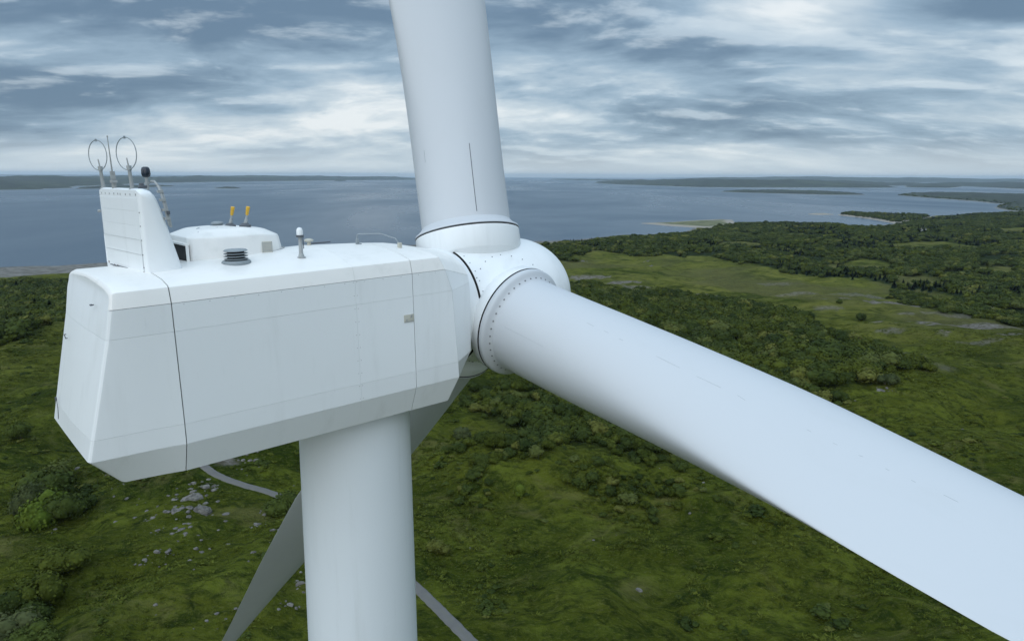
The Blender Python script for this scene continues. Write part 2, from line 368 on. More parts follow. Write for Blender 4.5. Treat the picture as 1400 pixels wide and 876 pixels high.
Z_LOW = px_poly([(640, 533), (668, 520), (722, 517), (780, 540), (850, 573), (905, 605), (925, 640), (880, 636), (850, 622), (790, 612), (745, 617), (700, 602), (672, 575), (640, 555)])
Z_SCAT = px_poly([(572, 600), (620, 580), (700, 600), (820, 625), (930, 650), (1000, 700), (980, 800), (820, 760), (740, 700), (650, 690), (572, 700)])
Z_LEFT = px_poly([(-160, 389), (0, 389), (100, 384), (330, 372), (330, 395), (240, 432), (92, 436), (60, 455), (30, 462), (0, 473), (-160, 490)])
Z_FAR = px_poly([(700, 338), (760, 334), (850, 327), (940, 320), (975, 312), (1010, 306.5), (1070, 306), (1130, 308), (1200, 313), (1240, 306), (1290, 297), (1340, 293), (1400, 291), (1500, 292), (1520, 460), (1400, 432), (1330, 412), (1290, 404), (1240, 396), (1180, 380),
                 (1130, 378), (1085, 374), (1030, 362), (970, 350), (905, 348), (880, 350), (850, 345), (800, 344), (775, 357), (740, 352), (700, 352)])
Z_STRIP = px_poly([(1215, 397), (1250, 404), (1300, 415), (1350, 425), (1400, 432), (1500, 450), (1500, 470), (1400, 448), (1360, 438), (1320, 433), (1285, 426), (1240, 412), (1225, 405)])
CLEAR = [px_poly(p) for p in ([(1130, 362), (1180, 354), (1230, 362), (1225, 369), (1160, 371), (1120, 372)], [(1205, 336), (1260, 330), (1330, 336), (1340, 343), (1270, 342), (1230, 341)],
                              [(1090, 322), (1150, 318), (1140, 326), (1085, 326)], [(1360, 312), (1420, 308), (1420, 318), (1370, 320)], [(1200, 378), (1260, 376), (1300, 390), (1250, 392)],
                              [(975, 334), (1040, 330), (1050, 337), (990, 339)], [(1330, 365), (1380, 362), (1400, 374), (1340, 376)], [(1370, 328), (1440, 326), (1440, 332), (1380, 334)])]
bushy = [Z_BAND, Z_LOW, Z_LEFT, Z_FAR, Z_STRIP]
def wood_mask(x, y):
    m = np.zeros(np.shape(x))
    for z in bushy:
        P = np.array(z); bb = (x > P[:, 0].min() - 30) & (x < P[:, 0].max() + 30) & (y > P[:, 1].min() - 30) & (y < P[:, 1].max() + 30)
        if bb.any():
            m[bb] = np.maximum(m[bb], sstep(sdist(z, x[bb], y[bb]), -4, 6))
    for z in CLEAR:
        P = np.array(z); bb = (x > P[:, 0].min() - 30) & (x < P[:, 0].max() + 30) & (y > P[:, 1].min() - 30) & (y < P[:, 1].max() + 30)
        if bb.any():
            m[bb] = m[bb] * (1 - sstep(sdist(z, x[bb], y[bb]), -12, 6))
    return m

# ground material: colour of the plants and soil themselves, by noise and land cover
m, N, b = material('moor_grass'); M_GROUND = m
geo = N.n('ShaderNodeNewGeometry').outputs['Position']
def attr(nm): a = N.n('ShaderNodeAttribute', attribute_name=nm, attribute_type='GEOMETRY'); return a.outputs['Fac']
w1 = N.noise(N.mapv(geo, (1 / 70, 1 / 48, 0.02)), 1.0, 5, 0.55, 0.6)
w2 = N.noise(N.mapv(geo, (1 / 15, 1 / 9, 0.05), rot=(0, 0, R(14))), 1.0, 6, 0.6, 0.8)
w3 = N.noise(N.mapv(geo, (1 / 2.6, 1 / 1.9, 0.3)), 1.0, 6, 0.65, 0.5)
w4 = N.noise(N.mapv(geo, (1.6, 2.4, 1)), 1.0, 5, 0.7, 0.3)
w5 = N.noise(N.mapv(geo, (1 / 5.5, 1 / 4.2, 0.3), loc=(31, 7, 0)), 1.0, 6, 0.62, 1.2)
g = N.mix(N.ramp(w1, 0.38, 0.62), rgb(0.030, 0.047, 0.005), rgb(0.090, 0.106, 0.013))
g = N.mix(N.math('MULTIPLY', N.ramp(w2, 0.46, 0.66), 0.75), g, rgb(0.125, 0.152, 0.020))
g = N.mix(N.math('MULTIPLY', N.ramp(w5, 0.50, 0.66), 0.8), g, rgb(0.018, 0.033, 0.005))
g = N.mix(N.math('MULTIPLY', N.ramp(w3, 0.44, 0.7), 0.75), g, rgb(0.012, 0.022, 0.004))
g = N.mix(N.math('MULTIPLY', N.ramp(w4, 0.50, 0.70), 0.5), g, rgb(0.15, 0.155, 0.045))
g = N.mix(N.math('MULTIPLY', attr('fresh'), N.ramp(w2, 0.30, 0.62)), g, rgb(0.178, 0.178, 0.040))
g = N.mix(N.math('MULTIPLY', N.ramp(N.noise(N.mapv(geo, (1 / 33, 1 / 21, 0.1), loc=(5, 3, 0), rot=(0, 0, R(-20))), 1.0, 7, 0.68, 1.5), 0.54, 0.70), 0.6), g, rgb(0.155, 0.150, 0.050))
g = N.mix(attr('heath'), g, N.mix(N.ramp(w3, 0.4, 0.6), rgb(0.085, 0.080, 0.034), rgb(0.135, 0.132, 0.050)))
g = N.mix(N.math('MULTIPLY', attr('wood'), 0.85), g, rgb(0.014, 0.024, 0.010))
g = N.mix(attr('bare'), g, N.mix(N.ramp(w3, 0.35, 0.65), rgb(0.10, 0.090, 0.065), rgb(0.24, 0.225, 0.20)))
g = N.mix(attr('shore'), g, N.mix(N.ramp(w2, 0.4, 0.6), rgb(0.15, 0.145, 0.13), rgb(0.26, 0.25, 0.23)))
N.link(g, b.inputs['Base Color']); b.inputs['Roughness'].default_value = 0.95; b.inputs['Specular IOR Level'].default_value = 0.03
hh = N.math('ADD', N.math('MULTIPLY', w3, 1.0), N.math('MULTIPLY', w5, 1.6)); hh = N.math('ADD', hh, N.math('MULTIPLY', w4, 0.30))
bump(N, b, hh, 1.0, 1.7)

me, used = grid_mesh('ground', V, F, M_GROUND)
gx, gy, gh = V[used, 0], V[used, 1], V[used, 2]
def vattr(me, nm, a): t = me.attributes.new(nm, 'FLOAT', 'POINT'); t.data.foreach_set('value', np.asarray(a, np.float32))
wm = wood_mask(gx, gy)
vattr(me, 'wood', wm); vattr(me, 'bare', bare_mask(gx, gy))
cd_ = sdist(COAST, gx, gy); sw = np.interp(gx, [-700, -250, 60, 200], [135, 125, 50, 9]); vattr(me, 'shore', 1 - sstep(cd_ + (0.15 * sw + 3) * fbm(gx, gy, 60, 4, 61), sw - 3, sw + 3))
gr = np.hypot(gx, gy)
vattr(me, 'fresh', 0.8 * sstep(gr, 210, 420) * (1 - wm) * (0.55 + 0.45 * np.clip(1.5 * fbm(gx, gy, 70, 3, 73), -1, 1)))
vattr(me, 'heath', 0.6 * sstep(fbm(gx, gy, 190, 4, 71) + 0.25, 0.1, 0.6) * sstep(gr, 330, 480) * (gx > 0) * (1 - wm))
obj('ground', me, kind='structure')

# sea ------------------------------------------------------------------------------
m, N, b = material('sea_water'); M_SEA = m
geo = N.n('ShaderNodeNewGeometry').outputs['Position']
s1 = N.noise(N.mapv(geo, (1 / 900, 1 / 2600, 1), rot=(0, 0, R(8))), 1.0, 5, 0.55, 0.8)
s2 = N.noise(N.mapv(geo, (1 / 9, 1 / 14, 1), rot=(0, 0, R(25))), 1.0, 6, 0.6)
s3 = N.noise(N.mapv(geo, (1 / 160, 1 / 420, 1), rot=(0, 0, R(-5))), 1.0, 4, 0.55)
N.link(N.mix(s1, rgb(0.028, 0.060, 0.096), rgb(0.046, 0.084, 0.122)), b.inputs['Base Color'])
N.link(N.math('ADD', N.math('MULTIPLY', N.ramp(s1, 0.35, 0.65), 0.16), N.math('MULTIPLY_ADD', s3, 0.10, 0.20)), b.inputs['Roughness'])
b.inputs['IOR'].default_value = 1.33
bump(N, b, s2, 0.55, 1.2)
SR = 62000
sv = [(SR * math.cos(a), SR * math.sin(a), 0) for a in np.linspace(0, 2 * math.pi, 128, endpoint=False)]
obj('sea', new_mesh('sea', sv, [tuple(range(128))], M_SEA), kind='structure')

m, N, b = material('headland_grass'); M_HEAD = m
geo = N.n('ShaderNodeNewGeometry').outputs['Position']; sp = N.n('ShaderNodeSeparateXYZ'); N.link(geo, sp.inputs[0])
a1 = N.noise(N.mapv(geo, (1 / 22, 1 / 50, 1 / 20)), 1.0, 6, 0.6)
g = N.mix(N.ramp(a1, 0.38, 0.62), rgb(0.070, 0.080, 0.028), rgb(0.15, 0.150, 0.065)); g = N.mix(N.ramp(sp.outputs[2], 3.4, 1.8), g, rgb(0.28, 0.25, 0.205))
N.link(g, b.inputs['Base Color']); b.inputs['Roughness'].default_value = 0.95
# islands and far land ---------------------------------------------------------------
m, N, b = material('wooded_island'); M_ISLE = m
geo = N.n('ShaderNodeNewGeometry').outputs['Position']; sp = N.n('ShaderNodeSeparateXYZ'); N.link(geo, sp.inputs[0])
a1 = N.noise(N.mapv(geo, (1 / 120, 1 / 260, 1 / 60)), 1.0, 6, 0.6); a2 = N.noise(N.mapv(geo, (1 / 700, 1 / 1500, 1 / 60)), 1.0, 4, 0.5)
g = N.mix(N.ramp(a1, 0.4, 0.62), rgb(0.008, 0.016, 0.010), rgb(0.024, 0.038, 0.018))
g = N.mix(N.math('MULTIPLY', N.ramp(a2, 0.55, 0.7), 0.6), g, rgb(0.060, 0.080, 0.034))
g = N.mix(N.ramp(sp.outputs[2], 2.2, 1.0), g, rgb(0.22, 0.21, 0.19))
N.link(g, b.inputs['Base Color']); b.inputs['Roughness'].default_value = 0.95
def land(name, px_pts, top, slope=0.12, n=(150, 46), rough=1.0, wl=90, seed=1, tree=5.0, kind='structure', depth=None, mat=None, **k):
    P = [at_z(*p) for p in px_pts]
    if depth:                                # only the near shore is given: the far shore lies "depth" metres behind
        P = P + [(x * (1 + depth / math.hypot(x, y)), y * (1 + depth / math.hypot(x, y))) for x, y in P[::-1]]
    A_ = np.array(P); c = A_.mean(0); ax = math.atan2(*(A_[np.argmax(A_[:, 0])] - A_[np.argmin(A_[:, 0])])[::-1])
    ca, sa = math.cos(ax), math.sin(ax); U = (A_ - c) @ np.array([[ca, -sa], [sa, ca]])
    mx = 60; u = np.linspace(U[:, 0].min() - mx, U[:, 0].max() + mx, n[0]); v = np.linspace(U[:, 1].min() - mx, U[:, 1].max() + mx, n[1])
    UU, VV = np.meshgrid(u, v); X = c[0] + UU * ca - VV * sa; Y = c[1] + UU * sa + VV * ca
    wv_ = (A_.max() - A_.min()) * 0.004
    d = sdist(P, X + wv_ * perlin(X / 200, Y / 200, seed), Y + wv_ * perlin(X / 170, Y / 170, seed + 5))
    H = np.where(d > 0, 1.0 + np.minimum(d * slope, top * (0.72 + 0.55 * fbm(X, Y, wl * 9, 3, seed))) + tree * sstep(d, 8, 30) * (0.7 + 0.6 * perlin(X / wl, Y / wl, seed + 3)) + 0.35 * tree * perlin(X / (wl * .3), Y / (wl * .3), seed + 9) * sstep(d, 8, 30), np.maximum(d * 0.1, -9))
    Vv = np.stack([X.ravel(), Y.ravel(), H.ravel()], 1)
    q = (np.arange(n[1] - 1)[:, None] * n[0] + np.arange(n[0] - 1)[None, :]).ravel(); Fq = np.stack([q, q + 1, q + n[0] + 1, q + n[0]], 1)
    Fq = Fq[(H.ravel()[Fq] > -8).any(1)]
    me, _ = grid_mesh(name, Vv, Fq, mat or M_ISLE); return obj(name, me, kind=kind, **k), P
land('far_land', [(-120, 260), (0, 259.9), (60, 258.2), (96, 256.3), (107, 254.3), (150, 252.8), (214, 249.8), (330, 248.2), (471, 246.6), (566, 245.8)], 74, 0.09, (420, 40), wl=160, seed=3, tree=14, depth=9000)
land('island', [(103, 258.6), (150, 258), (200, 256.3), (236, 254.6), (215, 253.9), (150, 254.6), (110, 256.4)], 8, 0.06, (160, 40), seed=5)
land('island', [(298, 257.6), (312, 258.1), (328, 257.6), (318, 256.6), (303, 256.7)], 9, 0.12, (60, 24), seed=6, tree=4)
land('island', [(455, 247.6), (463, 248.1), (472, 247.6), (464, 247.0)], 14, 0.2, (50, 20), seed=7, tree=7)
land('far_land', [(818, 250.9), (850, 252.3), (924, 254.8), (952, 256), (1011, 256.5), (1141, 256.5), (1180, 256.9), (1223, 256.5), (1200, 254.6), (1260, 253.0)], 80, 0.07, (420, 40), wl=150, seed=11, tree=13, depth=4500)
land('far_land', [(1242, 256.3), (1299, 257), (1317, 254.6), (1346, 256), (1400, 258.5), (1480, 260)], 58, 0.05, (300, 40), wl=150, seed=12, tree=11, depth=5500)
land('far_land', [(890, 249), (1100, 248.7), (1480, 250.0)], 120, 0.05, (300, 30), wl=260, seed=13, tree=14, depth=7000)
land('island', [(748, 245.4), (790, 246.6), (834, 246.9), (870, 247.6), (868, 247.0), (800, 245.9)], 26, 0.06, (200, 20), seed=14, tree=9)
land('far_hills', [(-100, 240.1), (200, 240.9), (450, 241.6)], 210, 0.03, (260, 16), wl=900, seed=15, tree=10, depth=5000)
land('far_hills', [(900, 243.6), (1150, 244.4), (1500, 246.2)], 180, 0.03, (260, 16), wl=900, seed=16, tree=10, depth=5000)
land('island', [(983, 262.3), (1010, 263.4), (1070, 264.8), (1141, 266.6), (1183, 266.5), (1172, 264.8), (1140, 263), (1075, 260.8), (1010, 260.6)], 11, 0.06, (300, 60), seed=17, wl=70, tree=6)
_, PENA = land('peninsula', [(1225.6, 267.2), (1249, 269), (1277, 271.3), (1329, 274.8), (1372, 279.5), (1360, 283.7), (1372, 287.5), (1392, 289), (1460, 289), (1520, 280), (1460, 268.5), (1400, 267.5), (1330, 266), (1250, 264.5)], 14, 0.07, (320, 90), seed=18, wl=60, tree=6)
_, SPIT1 = land('headland', [(876.7, 305.4), (917, 309.2), (950, 311.4), (975, 313), (1010, 308), (1000, 301), (976, 300.5), (952, 301.5), (917, 304)], 5, 0.05, (160, 60), seed=19, wl=40, tree=0.6, mat=M_HEAD)
_, SPIT2 = land('headland', [(1145, 293.9), (1178, 298), (1205, 302), (1225, 306), (1262, 302), (1275, 296.5), (1250, 294), (1221, 293.8), (1185, 292.3), (1158, 291.6)], 5, 0.05, (160, 60), seed=20, wl=40, tree=0.6, mat=M_HEAD)
land('islet', [(1105, 293), (1120, 293.9), (1138, 293.4), (1128, 291.9), (1112, 291.9)], 1.6, 0.06, (60, 24), seed=21, wl=30, tree=0.3, mat=M_HEAD)

# ------------------------------------------------------------------ wind turbine
TW = O + A * -0.777 + Bv * -0.276            # where the tower axis meets the nacelle
tgx, tgy = TW.x, TW.y; tgz = hz(tgx, tgy)
turbine = bpy.data.objects.new('wind_turbine', None); turbine.location = (tgx, tgy, tgz)
link(turbine, label='huge white wind turbine standing on the green moor, rotor turned away from the camera', cat='wind turbine')
bpy.context.view_layer.update()
def tpart(name, me, parent=None, M=None, **k):           # part of the turbine, mesh given in the frame M
    o = bpy.data.objects.new(name, me); COL.objects.link(o); o.parent = parent or turbine
    pm = Matrix.Translation((tgx, tgy, tgz)) if parent is None else PW[parent.name]
    M = M if M is not None else NAC
    o.matrix_parent_inverse = Matrix.Identity(4); o.matrix_basis = pm.inverted() @ M; PW[o.name] = M
    for kk, v in k.items(): o[kk] = v
    return o
PW = {}
# tower: tapered tube with section flanges
mb = MB(); H0 = TW.z - tgz
mb.lathe((0, 0, 0), (0, 0, 1), [(0, 2.0), (H0 - 40, 1.62), (H0 - 9, 1.33), (H0 - 0.02, 1.25), (H0 + 0.25, 1.25)], n=96)
tower = tpart('tower', mb.mesh('tower', M_TOWER, 60), M=Matrix.Translation((tgx, tgy, tgz)))

mb = MB(); mb.lathe((0, 0, 0), (0, 0, 1), [(-0.2, 2.6), (0.35, 2.6), (0.4, 2.5)], n=48)
tpart('foundation', mb.mesh('foundation', paint('concrete', (0.3, 0.29, 0.27), 0.9, vary=0, coat=0), 40), M=Matrix.Translation((tgx, tgy, tgz)))
# collar where the nacelle sits on the tower
mb = MB(); mb.lathe((0, 0, 0), (0, 0, 1), [(-0.02, 1.30), (0.22, 1.40), (0.26, 1.40)], n=72)
tpart('yaw_collar', mb.mesh('yaw_collar', M_TOWER, 40), M=Matrix.Translation(TW + Vector((0, 0, 0.02))))

# nacelle skin: rings of points from the roof crown (index 0) down the near side to the bottom centre
def crown(s): return float(np.interp(s, [-6, -5, -3.5, -1.75, 0.3, 1.3], [3.40, 3.42, 3.50, 3.55, 3.45, 3.24]))
HP = [3.45, 3.42, 3.38, 3.345, 3.315, 3.29, 3.255, 3.20, 2.99, 2.50, 1.7, 0.92, 0.56, 0.02, -0.02, -0.02]
def ring_at(s):
    cr = crown(s); e = 3.33
    top = [(0, cr), (0.5, e + (cr - e) * 0.88), (0.95, e + (cr - e) * 0.5), (1.25, e + (cr - e) * 0.15 + 0.005), (1.45, 3.305), (1.555, 3.28), (1.602, 3.250), (1.618, 3.20)]
    rest = [(1.67, 2.99), (1.672, 2.52), (1.672, 1.7), (1.67, 0.92), (1.655, 0.56), (1.43, 0.0), (0.8, -0.02), (0, -0.02)]
    return top + rest
RING = {}
def ring_pts(s, sc=1.0, srow=None, shape=None):
    out = []
    base = shape or ring_at(s)
    for j, (b, h) in enumerate(base):
        ss = (srow[j] if srow is not None else s)
        out.append([ss, b * sc, h if sc == 1.0 else 1.75 + (h - 1.75) * (1 - (1 - sc) * 0.75)])
    return out
def rear_row(h_list, off=0.0):
    return [float(np.interp(h, [-0.05, 0.02, 0.56, 0.92, 2.5, 2.99, 3.3, 3.5], [-5.90, -5.91, -6.37, -6.29, -5.92, -5.83, -5.78, -5.77])) + off for h in h_list]
rear_shape = []
for (b, h) in ring_at(-5.8):                  # the tail narrows towards the back
    k = float(np.interp(h, [0, 0.56, 3.0, 3.3], [0.862, 0.895, 0.985, 1.005])); rear_shape.append((b * k, h))
hs_ = [p[1] for p in rear_shape]
r1 = rear_row(hs_)
def off_ring(d_in, d_s):                       # rounded corner towards the rear cap
    out = []
    for j, (b, h) in enumerate(rear_shape):
        nb, nh = b, h
        nb = b - min(d_in, b) ; nh = h - d_in * (1 if h > 3.15 else (0.0 if h > 0.6 else (-0.6 if h < 0.3 else -0.15)))
        out.append([r1[j] + d_s, nb, nh])
    return out
def crossring(s, rows, shape=None):
    return [[rows[j], b, h] for j, (b, h) in enumerate(shape or ring_at(s))]
cap_r = [off_ring(0.07, -0.07), off_ring(0.036, -0.055), off_ring(0.012, -0.028), off_ring(0.0, 0.018)]
rows = cap_r[:]                                # stations from the rear to the front
def addst(s): rows.append([[s, b, h] for b, h in ring_at(s)])
mid_ = [[-5.35 if h > 0.3 else -5.3, b * (1 - (1 - k) * 0.45), h] for (b, h), k in zip(ring_at(-5.4), [float(np.interp(h, [0, 0.56, 3.0, 3.3], [0.862, 0.895, 0.985, 1.005])) for _, h in ring_at(-5.4)])]
rows.append(mid_)
for s in (-4.99, -3.9, -2.8, -1.64, -1.0, -0.33): addst(s)
i_s1, i_sm, i_s2 = 5, 8, 10
s3 = [float(np.interp(h, [-0.02, 0.02, 0.53, 2.57, 3.0, 3.3, 3.5], [0.62, 0.64, 0.80, 0.66, 0.49, 0.36, 0.30])) for _, h in ring_at(0.4)]
rows.append(crossring(0.4, s3))
# front outline at s = 1.3 : facets closing in on the round collar
front = [(0, 3.23), (0.35, 3.22), (0.62, 3.18), (0.85, 3.12), (1.02, 3.06), (1.13, 3.01), (1.21, 2.96), (1.27, 2.92), (1.40, 2.76), (1.45, 2.60), (1.47, 1.80), (1.45, 1.04), (1.22, 0.70), (0.95, 0.46), (0.5, 0.40), (0, 0.39)]
rows.append([[1.30, b, h] for b, h in front])
NJ = len(front); full = []
for row in rows:
    near = [L(*p) for p in row]; far = [L(p[0], -p[1], p[2]) for p in row]
    full.append(near[::-1] + far[1:])          # from bottom centre up the near side, over the roof, down the far side
NF = len(full[0])                              # 31
# core just below the skin, dark joints show it
def shrink(p, k=0.03):
    c = Vector((p.x, 0, 1.7)); d = (p - c); return p - d.normalized() * k
vs = []; fs = []
for row in full: vs += [shrink(p) + Vector((0.03, 0, 0)) * (1 if p.x < -5.5 else 0) for p in row]
for i in range(len(full) - 1):
    for j in range(NF - 1): fs.append((i * NF + j, i * NF + j + 1, (i + 1) * NF + j + 1, (i + 1) * NF + j))
fs.append(tuple(range(NF - 1))); fs.append(tuple((len(full) - 1) * NF + j for j in range(NF - 1))[::-1])
nacelle = tpart('nacelle', new_mesh('nacelle_core', vs, fs, M_CORE, 30))
def panel(grid, gl, gr, gb, gt, mat, name='nacelle_panel', thick=0.028, label=None, parent=None):
    """grid[i][j] Vectors; the four gaps are half joint widths at i=0, i=end, j=0, j=end"""
    G = [[p.copy() for p in r] for r in grid]; ni, nj = len(G), len(G[0])
    def pull(a, b_, g): d = b_ - a; l = d.length; return a + d * min(g / l, 0.45) if l > 1e-6 else a
    for j in range(nj):
        G[0][j] = pull(grid[0][j], grid[1][j], gl); G[-1][j] = pull(grid[-1][j], grid[-2][j], gr)
    G2 = [[p.copy() for p in r] for r in G]
    for i in range(ni):
        G2[i][0] = pull(G[i][0], G[i][1], gb); G2[i][-1] = pull(G[i][-1], G[i][-2], gt)
    G = G2; bm = bmesh.new(); VV_ = [[bm.verts.new(p) for p in r] for r in G]
    for i in range(ni - 1):
        for j in range(nj - 1):
            try: bm.faces.new((VV_[i][j], VV_[i][j + 1], VV_[i + 1][j + 1], VV_[i + 1][j]))
            except ValueError: pass
    bm.normal_update()
    c = sum((f.calc_center_median() for f in bm.faces), Vector()) / len(bm.faces); nrm = sum((f.normal * f.calc_area() for f in bm.faces), Vector())
    ref = c - Vector((-2.0 if name == 'nacelle_panel' else c.x, 0, 1.7))
    if nrm.dot(ref) < 0: bmesh.ops.reverse_faces(bm, faces=bm.faces[:]); bm.normal_update()
    edge = [e for e in bm.edges if e.is_boundary]
    r = bmesh.ops.extrude_edge_only(bm, edges=edge); nv = [v for v in r['geom'] if isinstance(v, bmesh.types.BMVert)]
    nm = {}
    bm.normal_update()
    for v in nv:
        o = [e.other_vert(v) for e in v.link_edges if e.other_vert(v) not in nv]
        n_ = Vector((0, 0, 0))
        for q in o:
            for f in q.link_faces:
                if not any(w in nv for w in f.verts): n_ += f.normal
        n_.normalize(); v.co -= n_ * thick
    me = bpy.data.meshes.new(name); bmesh.ops.recalc_face_normals(bm, faces=bm.faces); 
    bm.to_mesh(me); bm.free(); me.materials.append(mat)
    me.polygons.foreach_set('use_smooth', [True] * len(me.polygons)); me.set_sharp_from_angle(angle=R(24)); me.update()
    return tpart(name, me, parent or nacelle, **({'label': label} if label else {}))
# strips (indices in the full profile: 0 bottom centre ... 15 crown ... 30)
strips = [(0, 2), (2, 3), (3, 4), (4, 6), (6, 7), (7, 23), (23, 24), (24, 26), (26, 27), (27, 28), (28, 30)]
THIN, DARKG, MIDG = 0.0015, 0.009, 0.0045
jgap = {0: THIN, 2: MIDG, 3: 0.003, 4: THIN, 6: THIN, 7: MIDG, 23: MIDG, 24: THIN, 26: THIN, 27: 0.003, 28: MIDG, 30: THIN}
segs = [(0, i_s1, 0.0, DARKG), (i_s1, i_sm, DARKG, THIN), (i_sm, i_s2, THIN, DARKG * 0.8), (i_s2, i_s2 + 1, DARKG * 0.8, MIDG), (i_s2 + 1, i_s2 + 2, MIDG, 0.002)]
for (i0, i1, ga, gb_) in segs:
    for (j0, j1) in strips:
        grid = [[full[i][j] for j in range(j0, j1 + 1)] for i in range(i0, i1 + 1)]
        panel(grid, ga, gb_, jgap[j0], jgap[j1], M_ROOF if (j0, j1) == (7, 23) else M_WHITE)
# rear cap, three bands with thin joints; slightly bulged
def cap_grid(j0, j1, n=9):
    g = []
    for j in range(j0, j1 + 1):
        a = full[0][j]; z = full[0][NF - 1 - j]; row = []
        for k in range(n):
            t = k / (n - 1); p = a.lerp(z, t); p = p + Vector((-0.05 * (1 - (2 * t - 1) ** 2) * min(1, max(0, (3.22 - p.z) / 0.9)) * min(1, max(0, (p.z - 0.5) / 0.5)), 0, 0)); row.append(p)
        g.append(row)
    return g
for (j0, j1) in ((0, 2), (2, 4), (4, 6), (6, 15)):
    grid = cap_grid(j0, j1)
    if j0 == 0: grid = grid[1:]
    if j1 == 15: grid = grid[:-1] if (grid[-1][0] - grid[-1][-1]).length < 1e-4 else grid
    panel(grid, THIN, THIN, 0.0, 0.0, M_WHITE)
# front collar between nacelle and rotor
HR = L(0, 0, 1.815)
mb = MB(); mb.lathe(HR, (1, 0, 0), [(1.2, 1.20), (1.3, 1.40), (1.36, 1.415), (1.60, 1.372), (1.672, 1.362), (1.675, 1.25)], n=96); tpart('front_collar', mb.mesh('front_collar', M_WHITE, 35), nacelle)
mb = MB(); mb.lathe(HR, (1, 0, 0), [(1.25, 1.28), (1.690, 1.28), (1.692, 1.390), (1.712, 1.390), (1.715, 1.28)], n=96); tpart('rotor_gap', mb.mesh('rotor_gap', M_GAP, 35), nacelle)

# bolts and small marks on the skin -------------------------------------------------
def bolt_mesh(r=0.012, h=0.012):
    mb = MB(); mb.lathe((0, 0, 0), (0, 0, 1), [(-0.004, r * 1.5), (h * .35, r * 1.5), (h * .36, r), (h, r * 0.95)], n=6); return mb.mesh('bolt', M_BOLT, 30)
BOLT = bolt_mesh(); BOLT_S = bolt_mesh(0.007, 0.006)
def orient(p, n_): return Matrix.Translation(p) @ Vector(n_).to_track_quat('Z', 'Y').to_matrix().to_4x4()
mb = MB()
for s in np.arange(-4.8, 0.3, 0.42): mb.lathe(L(s, 1.672, 2.955), (0, -1, 0), [(0, .006), (.004, .006)], 6)
for h in np.arange(0.62, 3.0, 0.26):
    for s in (-1.64 + 0.035, -1.64 - 0.035): mb.lathe(L(s, 1.673, h), (0, -1, 0), [(0, .006), (.004, .006)], 6)
o = tpart('rivet_row', mb.mesh('rivet_row', M_BOLT, 30), nacelle); o['kind'] = 'stuff'
# pale plate by the front joint
mb = MB(); mb.box(L(-0.455, 1.678, 2.08), (0.235, 0.012, 0.16), bev=0.003); pl = tpart('access_plate', mb.mesh('access_plate', M_BEIGE, 30), nacelle)
mb = MB()
for dx, dz in ((0.05, 0.02), (-0.06, -0.03), (0.06, 0.05)): mb.box(L(-0.455 + dx, 1.687, 2.08 + dz), (0.035, 0.008, 0.025))
mb.box(L(-0.455, 1.6865, 2.015), (0.2, 0.006, 0.012)); o = tpart('hinge_mark', mb.mesh('hinge_mark', M_STEEL, 30), nacelle)
# handles and marks on the rear face
def rear_s(h): return float(np.interp(h, [0.56, 3.3], [-6.37, -5.78])) - 0.115
for (b, h, w_, rz) in ((0.88, 2.99, 0.10, -0.2), (-0.85, 2.20, 0.10, 0.55), (0.8, 2.98, 0.05, 0.1)):
    mb = MB(); s_ = rear_s(h)
    mb.tube([L(s_, b - w_ / 2, h + rz * w_ / 2), L(s_ - 0.03, b - w_ / 2, h + rz * w_ / 2), L(s_ - 0.03, b + w_ / 2, h - rz * w_ / 2), L(s_, b + w_ / 2, h - rz * w_ / 2)], 0.009, 8)
    tpart('grab_handle', mb.mesh('grab_handle', M_DARK, 40), nacelle)
mb = MB(); s_ = rear_s(0.95) + 0.0
mb.box(L(s_ - 0.01, -1.08, 1.02), (0.03, 0.03, 0.07)); mb.tube([L(s_ - .006, -1.06, 1.0), L(s_ - .012, -1.0, 0.86), L(s_ - .03, -0.99, 0.66)], 0.006, 6)
tpart('drain_hose', mb.mesh('drain_hose', M_DARK, 40), nacelle)

# cooling fin at the tail of the roof -----------------------------------------------
def fin_pt(u, v, w):
    """u 0..1 from the near to the far side, v height, w 0 rear .. 1 front"""
    b = 0.69 - u * 2.09; s_r = -5.06 - 0.155 * u + 0.02 * (v - 3.3) / 1.5; fr = float(np.interp(v, [3.2, 4.35, 4.6, 4.72, 4.79], [0.66, 0.375, 0.30, 0.25, 0.17]))
    return (s_r + fr * w, b, v)
prof_v = [3.15, 3.4, 3.8, 4.2, 4.45, 4.6, 4.70, 4.76, 4.79]
mb = MB(); vs = []
nu = 13; us = [0, 0.012, 0.03, 0.06] + list(np.linspace(0.12, 0.88, 7)) + [0.95, 1.0]; nu = len(us)
cols = []
for u in us:                                   # loop: rear up, over the top, front down
    cr = 0.10 * max(0, 1 - u / 0.06) ** 2 + 0.03 * max(0, (u - 0.95) / 0.05) ** 2
    edge = 0.06 * (max(0, 1 - u / 0.035) ** 2)
    loop = [fin_pt(u, min(v, 4.79 - cr), 0) for v in prof_v]
    loop = [(s + edge, b, h) for s, b, h in loop]
    topc = [fin_pt(u, 4.81 - cr, 0.25), fin_pt(u, 4.815 - cr, 0.6)]
    fr = [fin_pt(u, min(v, 4.80 - cr), 1) for v in prof_v[::-1]]; fr = [(s - edge, b, h) for s, b, h in fr]
    cols.append([L(*p) for p in loop + topc + fr])
npf = len(cols[0])
vs = [p for c in cols for p in c]; fs = [(i * npf + j, i * npf + j + 1, (i + 1) * npf + j + 1, (i + 1) * npf + j) for i in range(nu - 1) for j in range(npf - 1)]
fs += [tuple(range(npf)), tuple((nu - 1) * npf + j for j in range(npf))[::-1]]
fin_o = tpart('cooling_fin', new_mesh('cooling_fin', vs, fs, M_WHITE, 40))
